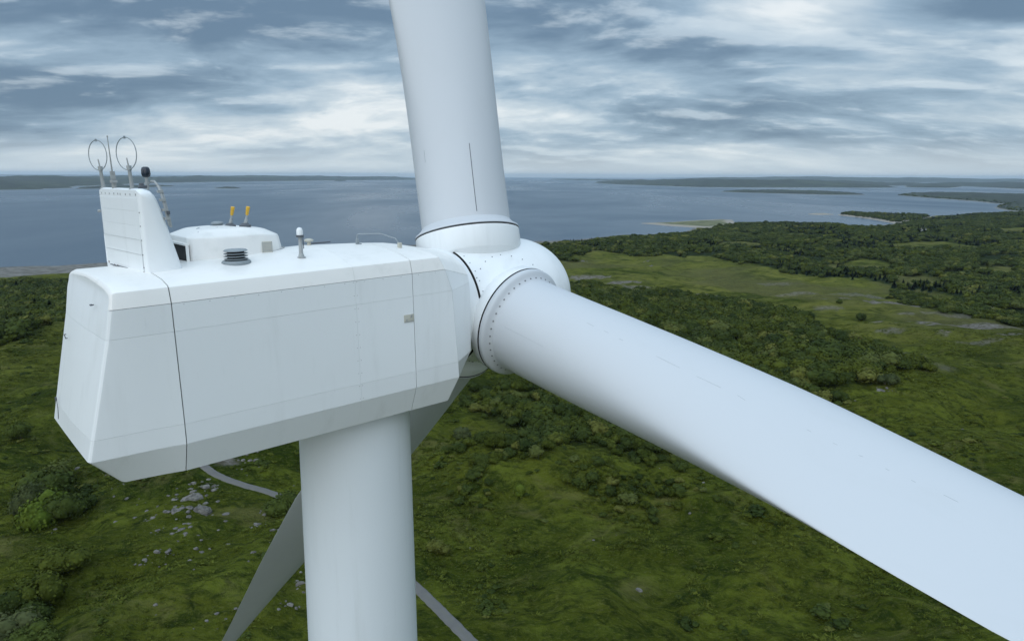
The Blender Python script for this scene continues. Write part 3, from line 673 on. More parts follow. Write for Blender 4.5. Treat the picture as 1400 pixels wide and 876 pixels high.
# five rear panels on the fin
hb = [3.36, 3.70, 3.955, 4.195, 4.44, 4.66]
for k in range(5):
    rows_ = []
    for u in np.linspace(0.052, 0.985, 7):
        col = []
        for v in np.linspace(hb[k] + (0.06 * u if k == 0 else 0), hb[k + 1], 3):
            s, b, h = fin_pt(u, v, 0); col.append(L(s - 0.006, b, h))
        rows_.append(col)
    panel(rows_, 0.002, 0.002, 0.003, 0.003, M_WHITE, name='fin_panel', thick=0.008, parent=fin_o)
for (u, v) in ((0.03, 4.42), (0.035, 4.19), (0.04, 3.95), (0.045, 3.70), (0.05, 3.48)):
    s, b, h = fin_pt(u, v, 0); tpart('bolt', BOLT_S, fin_o, NAC @ orient(L(s - 0.004, b, h), (-1, 0, 0)))
for (u, w_, hh_) in ((0.06, .02, .07), (0.10, .03, .012), (0.17, .05, .012), (0.24, .04, .012), (0.30, .03, .03), (0.62, .04, .012), (0.70, .05, .02), (0.78, .05, .012), (0.93, .03, .04)):
    s, b, h = fin_pt(u, 3.335 + 0.085 * u, 0); mb = MB(); mb.box(L(s - 0.004, b, h + hh_ / 2), (0.02, w_, hh_)); tpart('base_bracket', mb.mesh('base_bracket', M_RUST, 30), fin_o)
for u in (0.07, 0.20, 0.31, 0.44, 0.50, 0.60, 0.72, 0.83, 0.93):
    s, b, h = fin_pt(u, 4.715, 0); mb = MB(); mb.box(L(s - 0.004, b, h), (0.012, 0.008, 0.035)); tpart('top_clip', mb.mesh('top_clip', M_STEEL, 30), fin_o)
mb = MB(); mb.box(L(-5.23, -1.43, 4.38), (0.05, 0.06, 0.05), bev=0.01); tpart('side_lamp', mb.mesh('side_lamp', M_STEEL, 30), fin_o)
# black joint where fin meets roof
mb = MB(); mb.tube([L(-5.075, 0.70, 3.35), L(-5.16, -0.2, 3.41), L(-5.22, -1.1, 3.40)], 0.010, 6); mb.tube([L(-5.06, 0.70, 3.35), L(-4.42, 0.70, 3.355)], 0.008, 6); tpart('sealing_strip', mb.mesh('sealing_strip', M_DARK, 40), fin_o)

# aerials and instruments on top of the fin -----------------------------------------
def loop_aerial(s, b, tilt):
    base = L(s, b, 4.79); top = L(s + tilt[0], b + tilt[1], 5.14)
    mb = MB(); mb.lathe(base, (0, 0, 1), [(-0.02, 0.055), (0.02, 0.055), (0.03, 0.04)], 12); mb.tube([base, top], [0.034, 0.028], 12); mb.tube([top - Vector((0, 0, .02)), top + Vector((0, 0, .06))], 0.040, 12)
    mb.box(base.lerp(top, 0.45) + Vector((0, 0.03, 0)), (0.03, 0.05, 0.14)); o = tpart('aerial_mast', mb.mesh('aerial_mast', M_STEEL, 40), fin_o)
    c = top + Vector((-0.015, 0.01, 0.26)); d = NAC.to_3x3().inverted() @ Vector((math.sin(R(28)), math.cos(R(28)), 0))   # normal of the loop
    mb = MB(); mb.ring(c, d, 0.270, 0.008, 56, 8); mb.box(c + Vector((0, 0, 0.270)), (0.03, 0.03, 0.045)); tpart('aerial_loop', mb.mesh('aerial_loop', M_VENT, 40), fin_o)
    mb = MB(); mb.tube([top, top + Vector((-0.02, 0.0, 0.19))], [0.015, 0.009], 8); tpart('aerial_tip', mb.mesh('aerial_tip', M_STEEL, 40), fin_o)
loop_aerial(-5.13, -1.32, (-0.02, 0.03)); loop_aerial(-5.01, 0.20, (-0.02, 0.03))
mb = MB(); q0 = L(-5.08, -0.72, 4.79); q1 = L(-5.10, -0.66, 5.10); q2 = L(-5.15, -0.47, 5.70)
mb.tube([q0, q1], [0.045, 0.030], 10); mb.box(q0.lerp(q1, .45), (0.09, 0.16, 0.05)); mb.box(q0.lerp(q1, .8), (0.07, 0.07, 0.14)); tpart('whip_base', mb.mesh('whip_base', M_STEEL, 40), fin_o)
mb = MB(); mb.tube([q1, q2], [0.014, 0.006], 8); mb.tube([q2 - Vector((0, 0, .01)), q2 + Vector((0, 0, .02))], 0.012, 8); tpart('whip_aerial', mb.mesh('whip_aerial', M_STEEL, 40), fin_o)
mb = MB(); q0 = L(-4.74, 0.1, 4.78); mb.tube([q0, q0 + Vector((0, 0, .24))], 0.028, 12); mb.tube([q0 + Vector((0, 0, .10)), q0 + Vector((0, 0, .13))], 0.045, 12); lp = tpart('lamp_post', mb.mesh('lamp_post', M_STEEL, 40), fin_o)
mb = MB(); mb.lathe(q0 + Vector((0, 0, .22)), (0, 0, 1), [(0, .045), (.02, .068), (.06, .075), (.13, .072), (.165, .058), (.18, .03)], 20); tpart('beacon_cap', mb.mesh('beacon_cap', M_NAVY, 50), fin_o)
mb = MB(); mb.box(L(-4.9, 0.42, 4.84), (0.14, 0.05, 0.05), bev=0.01); mb.box(L(-4.9, 0.36, 4.86), (0.06, 0.10, 0.09), bev=0.01); tpart('junction_box', mb.mesh('junction_box', M_DARK, 40), fin_o)
cab = [(-4.70, 0.22, 4.93), (-4.69, 0.36, 4.93), (-4.68, 0.50, 4.87), (-4.67, 0.60, 4.76), (-4.66, 0.65, 4.62), (-4.64, 0.66, 4.45), (-4.62, 0.66, 4.30), (-4.60, 0.64, 4.18)]
mb = MB(); mb.tube([L(*p) for p in cab], 0.020, 8); mb.tube([L(p[0] + .03, p[1] - .02, p[2] - .03) for p in cab[2:]], 0.026, 8)
for p in cab[3:7:1]: mb.box(L(p[0] - .01, p[1], p[2]), (0.09, 0.07, 0.045))
tpart('cable_bundle', mb.mesh('cable_bundle', M_STEEL, 40), fin_o)
mb = MB(); mb.box(L(-4.61, 0.69, 4.40), (0.05, 0.04, 0.06)); tpart('cable_clamp', mb.mesh('cable_clamp', M_DARK, 40), fin_o)

# roof housing ------------------------------------------------------------------------
base = [(-4.16, 0.02), (-4.10, 0.10), (-3.66, 0.24), (-3.1, 0.24), (-2.55, 0.10), (-2.34, -0.02), (-2.20, -0.22), (-2.14, -0.70), (-2.20, -1.20), (-2.40, -1.45), (-3.0, -1.58), (-3.6, -1.50), (-4.05, -1.30), (-4.16, -1.20)]
cxy = (-3.15, -0.68)
levels = [(3.30, 1.0, 0), (3.45, 0.99, 0), (3.83, 0.955, 0.0), (3.865, 0.945, 0), (3.885, 0.925, 0), (3.985, 0.72, 0), (4.000, 0.66, 0), (4.008, 0.55, 0), (4.012, 0.2, 0)]
vs = []; nb = 0
fine_b = []
for i in range(len(base)):                     # smooth plan outline, rear edge kept straight
    p0, p1 = base[i], base[(i + 1) % len(base)]
    for k in range(3): fine_b.append((p0[0] + (p1[0] - p0[0]) * k / 3, p0[1] + (p1[1] - p0[1]) * k / 3))
for (h, k, _) in levels:
    for (s, b) in fine_b:
        ks = k if s > -4.12 else (k * 0.3 + 0.7 if h < 3.9 else k)
        vs.append(L(cxy[0] + (s - cxy[0]) * (ks if s < cxy[0] else (k ** 1.9 if h < 3.9 else k ** 1.15 - .02)), cxy[1] + (b - cxy[1]) * k, h - (0.05 * sstep(np.array(s), -2.9, -2.2) * (h > 3.5))))
nb = len(fine_b); fs = [(i * nb + j, i * nb + (j + 1) % nb, (i + 1) * nb + (j + 1) % nb, (i + 1) * nb + j) for i in range(len(levels) - 1) for j in range(nb)]
fs.append(tuple((len(levels) - 1) * nb + j for j in range(nb)))
house = tpart('roof_housing', new_mesh('roof_housing', vs, fs, M_ROOF, 28))
mb = MB(); mb.box(L(-4.17, -0.36, 3.575), (0.05, 0.86, 0.36)); tpart('air_intake', mb.mesh('air_intake', M_GAP, 30), house)
mb = MB()
for b_ in (0.085, -0.81): mb.box(L(-4.18, b_, 3.575), (0.05, 0.025, 0.37))
mb.box(L(-4.185, -0.36, 3.77), (0.08, 0.92, 0.035)); tpart('intake_frame', mb.mesh('intake_frame', M_ROOF, 30), house)
mb = MB(); fl = [(cxy[0] + (s - cxy[0]) * 1.012, cxy[1] + (b - cxy[1]) * 1.02) for s, b in fine_b if b > -0.5]
mb.tube([L(s, b, crown(s) - 0.10 * max(b, 0) + 0.0) for s, b in fl[:-1]], 0.010, 6); tpart('base_seam', mb.mesh('base_seam', M_STEEL, 40), house)
mb = MB()
for s, b in fl[2:-2:1]: mb.lathe(L(s, b, crown(s) - 0.07), (0, -1, 0), [(0, .009), (.012, .008)], 6)
o = tpart('rivet_row', mb.mesh('housing_rivets', M_BOLT, 30), house); o['kind'] = 'stuff'
mb = MB(); mb.tube([L(-3.9, -.1, 3.965), L(-3.7, -.35, 4.0), L(-3.62, -.25, 3.995), L(-3.4, -.45, 4.008)], 0.007, 6); mb.tube([L(-3.66, -.3, 4.0), L(-3.8, -.5, 4.0), L(-3.7, -.62, 4.01)], 0.007, 6); tpart('loose_strap', mb.mesh('loose_strap', M_VENT, 40), house)
# filter plate on the near side
gM = Euler((R(-16), 0, R(-18))); mb = MB(); gc = L(-2.70, 0.17, 3.615); mb.box(gc, (0.20, 0.02, 0.22), gM); gr_ = tpart('grille_frame', mb.mesh('grille_frame', M_BEIGE, 30), house)
Mg = gM.to_matrix(); mb = MB()
for k in range(-3, 4): mb.box(gc + Mg @ Vector((0, -0.014, k * 0.028)), (0.165, 0.012, 0.010), gM)
for k in (-1, 1): mb.box(gc + Mg @ Vector((k * 0.085, -0.013, 0)), (0.012, 0.012, 0.20), gM)
tpart('grille', mb.mesh('grille', M_STEEL, 30), house)
# top vent and the two yellow probes
mb = MB(); mb.lathe(L(-3.22, -1.0, 3.98), (0, 0, 1), [(0, .15), (.03, .15), (.035, .10), (.06, .10), (.062, .125), (.085, .12), (.11, .06), (.115, .01)], 24); tpart('dome_vent', mb.mesh('dome_vent', M_VENT, 35), house)
for (s, b) in ((-3.04, -0.80), (-2.80, -0.62)):
    q0 = L(s, b, 3.99); tip = L(s + 0.06, b + 0.09, 4.38); d = tip - q0
    mb = MB(); mb.lathe(q0, (0, 0, 1), [(-0.02, .115), (.02, .115), (.035, .085), (.06, .06)], 20); tpart('probe_base', mb.mesh('probe_base', M_DARK, 35), house)
    mb = MB(); mb.tube([q0 + d * .1, q0 + d * .35, q0 + d * .36, q0 + d * .62], [.036, .030, .020, .020], 12); tpart('probe_stem', mb.mesh('probe_stem', M_STEEL, 40), house)
    mb = MB(); mb.tube([q0 + d * .56, q0 + d * .60, q0 + d * .98, q0 + d * 1.0], [.022, .030, .040, .032], 14); tpart('probe_cap', mb.mesh('probe_cap', M_YEL, 40), house)
# louvred roof vent
cv = L(-3.53, 0.72, 3.455); lv = None
mb = MB(); mb.lathe(cv, (0, 0, 1), [(-.06, .26), (.0, .26), (.025, .235), (.03, .18)], 4 * 10, u=Vector((1, 0, 0))); vent = tpart('roof_vent', mb.mesh('roof_vent', M_VENT, 30))
mb = MB(); mb.lathe(cv + Vector((0, 0, .02)), (0, 0, 1), [(0, .15), (.2, .15)], 32); tpart('vent_core', mb.mesh('vent_core', M_GAP, 30), vent)
for k in range(4):
    mb = MB(); mb.lathe(cv + Vector((0, 0, .045 + .050 * k)), (0, 0, 1), [(0, .205), (.008, .215), (.016, .19), (.018, .12)] if k < 3 else [(0, .205), (.010, .215), (.03, .19), (.04, .08)], 36)
    tpart('louvre', mb.mesh('louvre', M_VENT, 30), vent)
# white capped lamp on a short mast
q0 = L(-2.34, 0.90, 3.425)
mb = MB(); mb.lathe(q0, (0, 0, 1), [(0, .085), (.02, .085), (.03, .06), (.08, .045), (.10, .040), (.40, .034)], 16); mast = tpart('lamp_mast', mb.mesh('lamp_mast', M_STEEL, 35))
mb = MB(); mb.lathe(q0, (0, 0, 1), [(.40, .03), (.405, .075), (.445, .075), (.447, .06)], 20); mb.tube([q0 + Vector((.05, -.02, .18)), q0 + Vector((.05, -.02, .40))], .008, 6); tpart('mast_clamp', mb.mesh('mast_clamp', M_DARK, 35), mast)
mb = MB(); mb.lathe(q0, (0, 0, 1), [(.447, .062), (.54, .060), (.575, .045), (.59, .01)], 24); tpart('lamp_cap', mb.mesh('lamp_cap', M_WHITE, 50), mast)
# second, mushroom shaped instrument beyond
q0 = L(-1.6, -0.3, 3.50); mb = MB(); mb.lathe(q0, (0, 0, 1), [(0, .05), (.1, .035), (.105, .085), (.135, .10), (.16, .07), (.17, .02)], 20); tpart('mushroom_vent', mb.mesh('mushroom_vent', M_BEIGE, 35))
mb = MB(); mb.box(L(-1.2, -0.62, 3.525), (0.5, 0.05, 0.03), bev=.008); tpart('roof_rail', mb.mesh('roof_rail', M_DARK, 35))
# grab rail by the front
mb = MB(); mb.tube([L(-0.62, 0.0, 3.50), L(-0.62, 0.0, 3.69), L(-0.59, 0.02, 3.715), L(-0.20, 0.28, 3.71), L(0.0, 0.55, 3.61), L(0.03, 0.66, 3.50), L(0.03, 0.66, 3.40)], 0.013, 8); rail = tpart('grab_rail', mb.mesh('grab_rail', M_VENT, 40))
mb = MB(); mb.box(L(0.03, 0.67, 3.44), (0.085, 0.06, 0.17), bev=.006); mb.box(L(0.03, 0.67, 3.368), (0.13, 0.10, 0.02)); tpart('rail_post', mb.mesh('rail_post', M_BEIGE, 40), rail)
mb = MB(); mb.box(L(-0.62, 0.0, 3.545), (0.06, 0.06, 0.13), bev=.006); mb.box(L(-0.60, 0.02, 3.50), (0.10, 0.08, 0.02)); tpart('rail_foot', mb.mesh('rail_foot', M_VENT, 40), rail)

# rotor --------------------------------------------------------------------------------
def blade_frame(phi, k):
    p = R(phi); k = R(k); r = Cv * math.cos(p) + Bv * math.sin(p); u = (r * math.cos(k) + A * math.sin(k)).normalized()
    m_ = (-Cv * math.sin(p) + Bv * math.cos(p)).normalized(); n_ = -A if False else u.cross(m_); return u, m_, n_
mb = MB(); HR = L(0, 0, 1.815)
SPX = [1.72, 2.0, 2.4, 3.0, 3.6, 4.2, 4.7, 5.05, 5.25, 5.33]; SPR = [1.385, 1.43, 1.50, 1.54, 1.52, 1.44, 1.23, .92, .55, .02]
_sp = catmull(np.column_stack([SPX, SPR]), 6)
mb.lathe(HR, (1, 0, 0), [(1.7195, 1.22)] + [(float(a_), float(max(b_, .01))) for a_, b_ in _sp], n=128)
spin = tpart('spinner', mb.mesh('spinner', M_WHITE, 60))
mb = MB()
for k in range(34):
    a = 2 * math.pi * k / 34; rr = 1.395; mb.lathe(HR + Vector((1.80, rr * math.cos(a), rr * math.sin(a))), (0, math.cos(a), math.sin(a)), [(0, .011), (.014, .010)], 6)
o = tpart('bolt_row', mb.mesh('spinner_bolts', M_BOLT, 30), spin); o['kind'] = 'stuff'
def spin_r(x): return float(np.interp(x, _sp[:, 0], _sp[:, 1]))
SPEC = [(-17.0, 5.0), (102.5, 5.0), (227.0, 2.0)]
NI = NAC.to_3x3().inverted()
def lerp(x, xs_, ys_): return float(np.interp(x, xs_, ys_))
def section(t, n=64):
    Rr = 1.125; w = float(sstep(np.array(t), 1.8, 11.0))
    ch = lerp(t, [0, 4, 8, 12, 18, 24, 30, 36, 40, 41.5, 42.2], [2.25, 2.75, 3.1, 3.15, 2.55, 1.95, 1.40, .95, .62, .42, .1])
    th = lerp(t, [0, 4, 8, 12, 18, 24, 30, 42.2], [2.25, 2.25, 1.9, 1.3, .66, .42, .28, .03])
    le = lerp(t, [0, 4, 9, 12, 20, 42], [.5, .5, .46, .44, .38, .30]); out = []
    for i in range(n):
        an = 2 * math.pi * i / n; cx, cy = Rr * math.cos(an), Rr * math.sin(an); x_ = (1 + math.cos(an)) / 2; sg = 1 if math.sin(an) >= 0 else -1
        yt = 5 * (.2969 * math.sqrt(x_) - .1260 * x_ - .3516 * x_ ** 2 + .2843 * x_ ** 3 - .1030 * x_ ** 4)
        cam_ = 0.02 * ch * math.sin(math.pi * x_)
        out.append((cx * (1 - w) + (x_ - le) * ch * w, cy * (1 - w) + (sg * yt * th * (0.92 if sg > 0 else 1.0) + cam_) * w))
    return out
ROOTS = [1.70, 1.50, 1.56]; START = [1.12, 1.22, 1.22]
seam_specs = []
for bi, (phi, k) in enumerate(SPEC):
    u, m_, n_ = blade_frame(phi, k); ROOT = ROOTS[bi]; ST = START[bi]
    X = NI @ m_; Y = NI @ n_; Z = NI @ u; c0 = HR + Vector((2.624, 0, 0))
    BM = NAC @ Matrix(((X.x, Y.x, Z.x, c0.x), (X.y, Y.y, Z.y, c0.y), (X.z, Y.z, Z.z, c0.z), (0, 0, 0, 1)))   # z along the blade
    # stub on the hub with its own row of bolts and panel joint
    mb = MB(); mb.lathe((0, 0, 0), (0, 0, 1), [(0.70, 0.90), (ST, 1.29), (ST + .03, 1.31), (ROOT - 0.032, 1.31), (ROOT - 0.0315, 1.22)], n=96); st = tpart('blade_socket', mb.mesh('blade_socket', M_WHITE, 40), spin, BM)
    mb = MB(); mb.lathe((0, 0, 0), (0, 0, 1), [(ST + .02, 1.275), (ROOT - .030, 1.275), (ROOT - .022, 1.323 if bi else 1.312), (ROOT - .008, 1.323 if bi else 1.312), (ROOT - .002, 1.275)], n=96); tpart('socket_gap', mb.mesh('socket_gap', M_GAP, 40), spin, BM)
    mb = MB()
    for q in range(34 if bi else 0):
        a = 2 * math.pi * q / 34; x, y = 1.395 * math.cos(a), 1.40 * math.sin(a)
        # foot of each bolt on the spinner surface below the socket
        best = None
        for z in np.arange(0.2, 1.6, 0.02):
            P = NAC.inverted() @ (BM @ Vector((x, y, z))); rad = math.hypot(P.y, P.z - 1.815)
            if 1.72 < P.x < 4.6 and rad > spin_r(P.x): best = (P, z); break
        if best and best[1] > 0.25: mb.lathe((x, y, best[1]), BM.to_3x3().inverted() @ (NAC.to_3x3() @ Vector((0, best[0].y, best[0].z - 1.815)).normalized()), [(-.01, .011), (.014, .010)], 6)
    if bi: o = tpart('bolt_row', mb.mesh('socket_bolts', M_BOLT, 30), spin, BM); o['kind'] = 'stuff'
    # the blade itself
    ts = [ROOT + .18, 2.05, 2.4, 3.0] + list(np.arange(3.6, 14, 0.6)) + list(np.arange(14, 41, 1.2)) + [41.2, 41.8, 42.1, 42.25]
    vs = []; nn = 64
    for t in ts:
        be = R(85 - lerp(t, [4, 12, 42], [-2, 0, 4])); eT = Vector((math.cos(be), -math.sin(be), 0)); eN = Vector((math.sin(be), math.cos(be), 0))
        for (x, y) in section(t): vs.append(eT * x + eN * y + Vector((0, 0, t)))
    fs = [(i * nn + q, i * nn + (q + 1) % nn, (i + 1) * nn + (q + 1) % nn, (i + 1) * nn + q) for i in range(len(ts) - 1) for q in range(nn)]
    fs += [tuple(range(nn)), tuple((len(ts) - 1) * nn + q for q in range(nn))]
    bl = tpart('blade', new_mesh('blade', vs, fs, M_BLADE, 50), None, BM)
    bl['label'] = ['rotor blade pointing straight up out of the picture', 'long rotor blade reaching towards the lower right corner', 'far rotor blade hanging down behind the tower'][bi]
    mb = MB(); mb.lathe((0, 0, 0), (0, 0, 1), [(ROOT, 1.22), (ROOT + .002, 1.305), (ROOT + .02, 1.32), (ROOT + .11, 1.315), (ROOT + .15, 1.285), (ROOT + .175, 1.22), (ROOT + .21, 1.165), (ROOT + .26, 1.13), (ROOT + .3, 1.10)] if bi else [(ROOT, 1.22), (ROOT + .002, 1.30), (ROOT + .012, 1.318), (ROOT + .05, 1.305), (ROOT + .09, 1.25), (ROOT + .14, 1.185), (ROOT + .20, 1.14), (ROOT + .26, 1.10)], n=96); tpart('root_flange', mb.mesh('root_flange', M_BLADE, 60), bl, BM)
    for q in range(40 if bi else 0):
        a = 2 * math.pi * (q + .3) / 40; P = Vector((1.158 * math.cos(a), 1.158 * math.sin(a), ROOT + .212)); tpart('bolt', BOLT, bl, BM @ orient(P, (math.cos(a) * .8, math.sin(a) * .8, .6)) @ Matrix.Scale(1.35, 4))

# thin sealant lines and scuffs that lie on the blade skins
from mathutils.bvhtree import BVHTree
def skin_line(o, M, pxs, r, mat, name, lift=0.004, n=14):
    vs = [M @ v.co for v in o.data.vertices]; bv = BVHTree.FromPolygons(vs, [tuple(p.vertices) for p in o.data.polygons]); Mi = M.inverted(); out = []
    for t in np.linspace(0, len(pxs) - 1, n):
        i = min(int(t), len(pxs) - 2); f = t - i; d = Vector(ray(pxs[i][0] * (1 - f) + pxs[i + 1][0] * f, pxs[i][1] * (1 - f) + pxs[i + 1][1] * f)).normalized()
        h = bv.ray_cast(Vector((0, 0, SEA_TO_CAM)), d)
        if h[0] is not None: out.append(Mi @ (h[0] + h[1] * (lift if h[1].dot(d) < 0 else -lift) * .3))
    if len(out) > 1: mb = MB(); mb.tube(out, r, 6); return tpart(name, mb.mesh(name, mat, 60), o, M)
blades = [o for o in turbine.children if o.name.startswith('blade') and o.data and len(o.data.vertices) > 1500]
for o in blades:
    M = PW[o.name]; lb = o.get('label', '')
    if 'straight up' in lb:
        skin_line(o, M, [(641.5, 196), (648, 255), (655, 316)], .008, M_DARK, 'sealant_line'); skin_line(o, M, [(580, 206), (581.5, 222)], .004, M_VENT, 'scuff_mark')
    if 'lower right' in lb:
        for q in ([(897, 486.6), (930, 503)], [(952, 514), (986, 530)], [(1008, 540), (1019, 547)], [(802, 441), (812, 446)], [(826, 452), (832, 455)], [(846, 463), (852, 465)], [(1103, 587), (1109, 590)], [(1139, 605), (1145, 608)], [(1174, 622), (1180, 624)], [(1210, 640), (1216, 643)], [(1246, 656), (1252, 659)], [(690, 447), (716, 460), (743, 474)], [(1290, 676), (1310, 686)]):
            skin_line(o, M, q, .0016, M_VENT, 'scuff_mark', n=5)
col_ = tpart('yaw_flange', (lambda mb: (mb.lathe((0, 0, 0), (0, 0, 1), [(-.08, 1.27), (-.05, 1.36), (.04, 1.38)], n=72), mb.mesh('yaw_flange', M_TOWER, 40))[1])(MB()), M=Matrix.Translation(TW))

# ------------------------------------------------------------------ gravel road
m, N, b = material('gravel'); M_ROAD = m
geo = N.n('ShaderNodeNewGeometry').outputs['Position']; uvx = N.n('ShaderNodeAttribute', attribute_name='across').outputs['Fac']
n1 = N.noise(N.mapv(geo, (.5, .5, .5)), 1.0, 6, 0.65); n2 = N.noise(N.mapv(geo, (5, 5, 5)), 1.0, 4, 0.7)
tr = N.ramp(N.math('ABSOLUTE', N.math('SUBTRACT', N.math('ABSOLUTE', uvx), 0.5)), 0.10, 0.34)
c = N.mix(n1, rgb(0.085, 0.083, 0.078), rgb(0.16, 0.155, 0.148)); c = N.mix(N.math('MULTIPLY', N.math('MULTIPLY', tr, N.ramp(n1, 0.35, 0.6)), 0.45), c, rgb(0.12, 0.12, 0.09))
c = N.mix(N.ramp(N.math('ADD', N.math('ABSOLUTE', uvx), N.math('MULTIPLY', N.math('SUBTRACT', n2, 0.5), 0.5)), 0.86, 1.02), c, rgb(0.07, 0.085, 0.025))
N.link(c, b.inputs['Base Color']); b.inputs['Roughness'].default_value = 0.95; bump(N, b, n2, 0.6, 0.05)
rc = catmull(ROAD[::3], 7); vs = []; ac = []; T = np.gradient(rc[:, :2], axis=0); T /= np.linalg.norm(T, axis=1)[:, None]
for i, p in enumerate(rc):
    for k in np.linspace(-1, 1, 9):
        w = 1.05 + 0.12 * perlin(np.array(i * .35), np.array(3.3 * np.sign(k))); vs.append((p[0] - T[i, 1] * k * w, p[1] + T[i, 0] * k * w, p[2] + 0.07 * (1 - abs(k) ** 2) + (-0.22 if abs(k) == 1 else 0.03))); ac.append(k)
fs = [(i * 9 + k, i * 9 + k + 1, (i + 1) * 9 + k + 1, (i + 1) * 9 + k) for i in range(len(rc) - 1) for k in range(8)]
me = new_mesh('gravel_road', vs, fs, M_ROAD, 180); vattr(me, 'across', ac); obj('gravel_road', me, kind='structure')

# ------------------------------------------------------------------ plants
def leaf_mat(name, dark, light, third=None):
    m, N, b = material(name); oi = N.n('ShaderNodeObjectInfo').outputs['Random']; geo = N.n('ShaderNodeNewGeometry').outputs['Position']; oc = N.n('ShaderNodeTexCoord').outputs['Object']
    isl = N.n('ShaderNodeNewGeometry').outputs['Random Per Island']
    n1 = N.noise(N.mapv(geo, (1 / 14, 1 / 14, 1 / 14)), 1.0, 3, 0.6)
    f = N.math('ADD', N.math('MULTIPLY', oi, 0.55), N.math('ADD', N.math('MULTIPLY', isl, 0.35), N.math('MULTIPLY', N.math('SUBTRACT', n1, 0.5), 1.1)), clamp=True)
    c = N.mix(f, rgb(*dark), rgb(*light))
    if third:
        oi2 = N.math('FRACT', N.math('MULTIPLY', oi, 7.31)); c = N.mix(N.math('MULTIPLY', N.ramp(oi2, 0.82, 0.9), 0.75), c, rgb(*third))
    N.link(c, b.inputs['Base Color']); b.inputs['Roughness'].default_value = 0.75; b.inputs['Specular IOR Level'].default_value = 0.06
    b.inputs['Subsurface Weight'].default_value = 0.0
    return m
M_LEAF = leaf_mat('bush_leaves', (0.022, 0.034, 0.005), (0.084, 0.100, 0.015), (0.125, 0.130, 0.032))
M_LEAFD = leaf_mat('wood_leaves', (0.018, 0.030, 0.007), (0.060, 0.080, 0.016), (0.090, 0.105, 0.028))
M_CONIF = leaf_mat('needle_leaves', (0.010, 0.022, 0.012), (0.028, 0.048, 0.022))
M_BRIGHT = leaf_mat('bright_leaves', (0.050, 0.080, 0.010), (0.130, 0.160, 0.022))
M_GREY = leaf_mat('grey_green_leaves', (0.035, 0.048, 0.016), (0.082, 0.095, 0.038))
M_BARK = paint('bark', (0.10, 0.085, 0.07), 0.9, (0.04, 0.035, 0.03), 0.5, (1, 1, 0.3), vary=0.2, scale=3, coat=0)
M_TUFT = leaf_mat('grass_tufts', (0.026, 0.042, 0.005), (0.130, 0.150, 0.024))
def ico(sub=1):
    bm = bmesh.new(); bmesh.ops.create_icosphere(bm, subdivisions=sub, radius=1); bm.verts.index_update()
    v = [x.co.copy() for x in bm.verts]; f = [tuple(q.index for q in p.verts) for p in bm.faces]; bm.free(); return v, f
ICO1, ICO2 = ico(1), ico(2)
def crown_mesh(name, mat, seed, lobes=7, leaves=380, size=0.16, flat=0.85, core=True, spread=0.55, bottom=0.02, lobe_r=(0.28, 0.5)):
    """unit crown: about 1 m wide radius 0.5 and 1 m tall, many small leaf clumps over lumpy lobes"""
    rd = random.Random(seed); mb = MB(); L_ = []
    for i in range(lobes):
        a = rd.uniform(0, 6.28); r = spread * math.sqrt(rd.random()); z = rd.uniform(0.25, 0.80) * flat if i else 0.55 * flat
        rr = rd.uniform(*lobe_r) * (1 - 0.35 * r); L_.append((Vector((r * math.cos(a) * .75, r * math.sin(a) * .75, z * (1.05 - 0.5 * r))), rr))
    if core:
        for c, r in L_:
            vs = []
            for v in ICO1[0]:
                k = 0.86 + rd.uniform(-0.12, 0.10); q = c + v * r * k; q.z = max(q.z, bottom); vs.append(q)
            mb.add(vs, ICO1[1])
    tot = sum(r * r for _, r in L_)
    for c, r in L_:
        for _ in range(int(leaves * r * r / tot)):
            d = Vector((rd.gauss(0, 1), rd.gauss(0, 1), rd.gauss(0.25, 1))).normalized(); p = c + d * r * rd.uniform(0.82, 1.10)
            if p.z < bottom: continue
            nrm = (d + Vector((rd.gauss(0, .45), rd.gauss(0, .45), rd.gauss(.15, .45)))).normalized(); t = nrm.orthogonal().normalized(); t = Matrix.Rotation(rd.uniform(0, 6.28), 3, nrm) @ t; w = nrm.cross(t); s = size * rd.uniform(.5, 1.25)
            mb.add([p - t * s * .5 - w * s * .22, p - w * s * .5 + t * s * .1, p + t * s * .6, p + w * s * .42 + nrm * s * .12], [(0, 1, 2, 3)])
    return mb.mesh(name, mat, 180)
def conifer_mesh(name, mat, seed, tiers=9, per=11):
    rd = random.Random(seed); mb = MB()
    mb.tube([(0, 0, 0), (0, 0, .9)], [.03, .008], 5)
    for t in range(tiers):
        z = .1 + .86 * t / tiers; r = .30 * (1 - t / tiers) ** .85 + .02
        for k in range(per):
            a = 6.283 * (k + rd.random() * .7) / per; rr = r * rd.uniform(.7, 1.12); d = Vector((math.cos(a), math.sin(a), 0)); s = Vector((-d.y, d.x, 0)) * rr * .40; tip = d * rr + Vector((0, 0, z - .07 - .05 * rd.random()))
            mb.add([Vector((0, 0, z + .07)), tip * .65 + s + Vector((0, 0, z * .0)), tip, tip * .65 - s], [(0, 1, 2, 3)])
    return mb.mesh(name, mat, 180)
VAR = {'bush': [crown_mesh('bush', [M_LEAF, M_LEAFD][i % 2], 100 + i, lobes=7 + i % 3, leaves=620, size=.115, flat=.95) for i in range(6)],
       'far': [crown_mesh('tree', [M_LEAFD, M_LEAF, M_LEAFD][i % 3], 200 + i, lobes=7, leaves=330, size=.15, flat=1.0) for i in range(5)],
       'conifer': [conifer_mesh('conifer', M_CONIF, 300 + i) for i in range(3)],
       'heath': [crown_mesh('heather', [M_LEAF, M_LEAFD][i % 2], 500 + i, lobes=5, leaves=110, size=.24, flat=.8) for i in range(4)],
       'tuft': []}
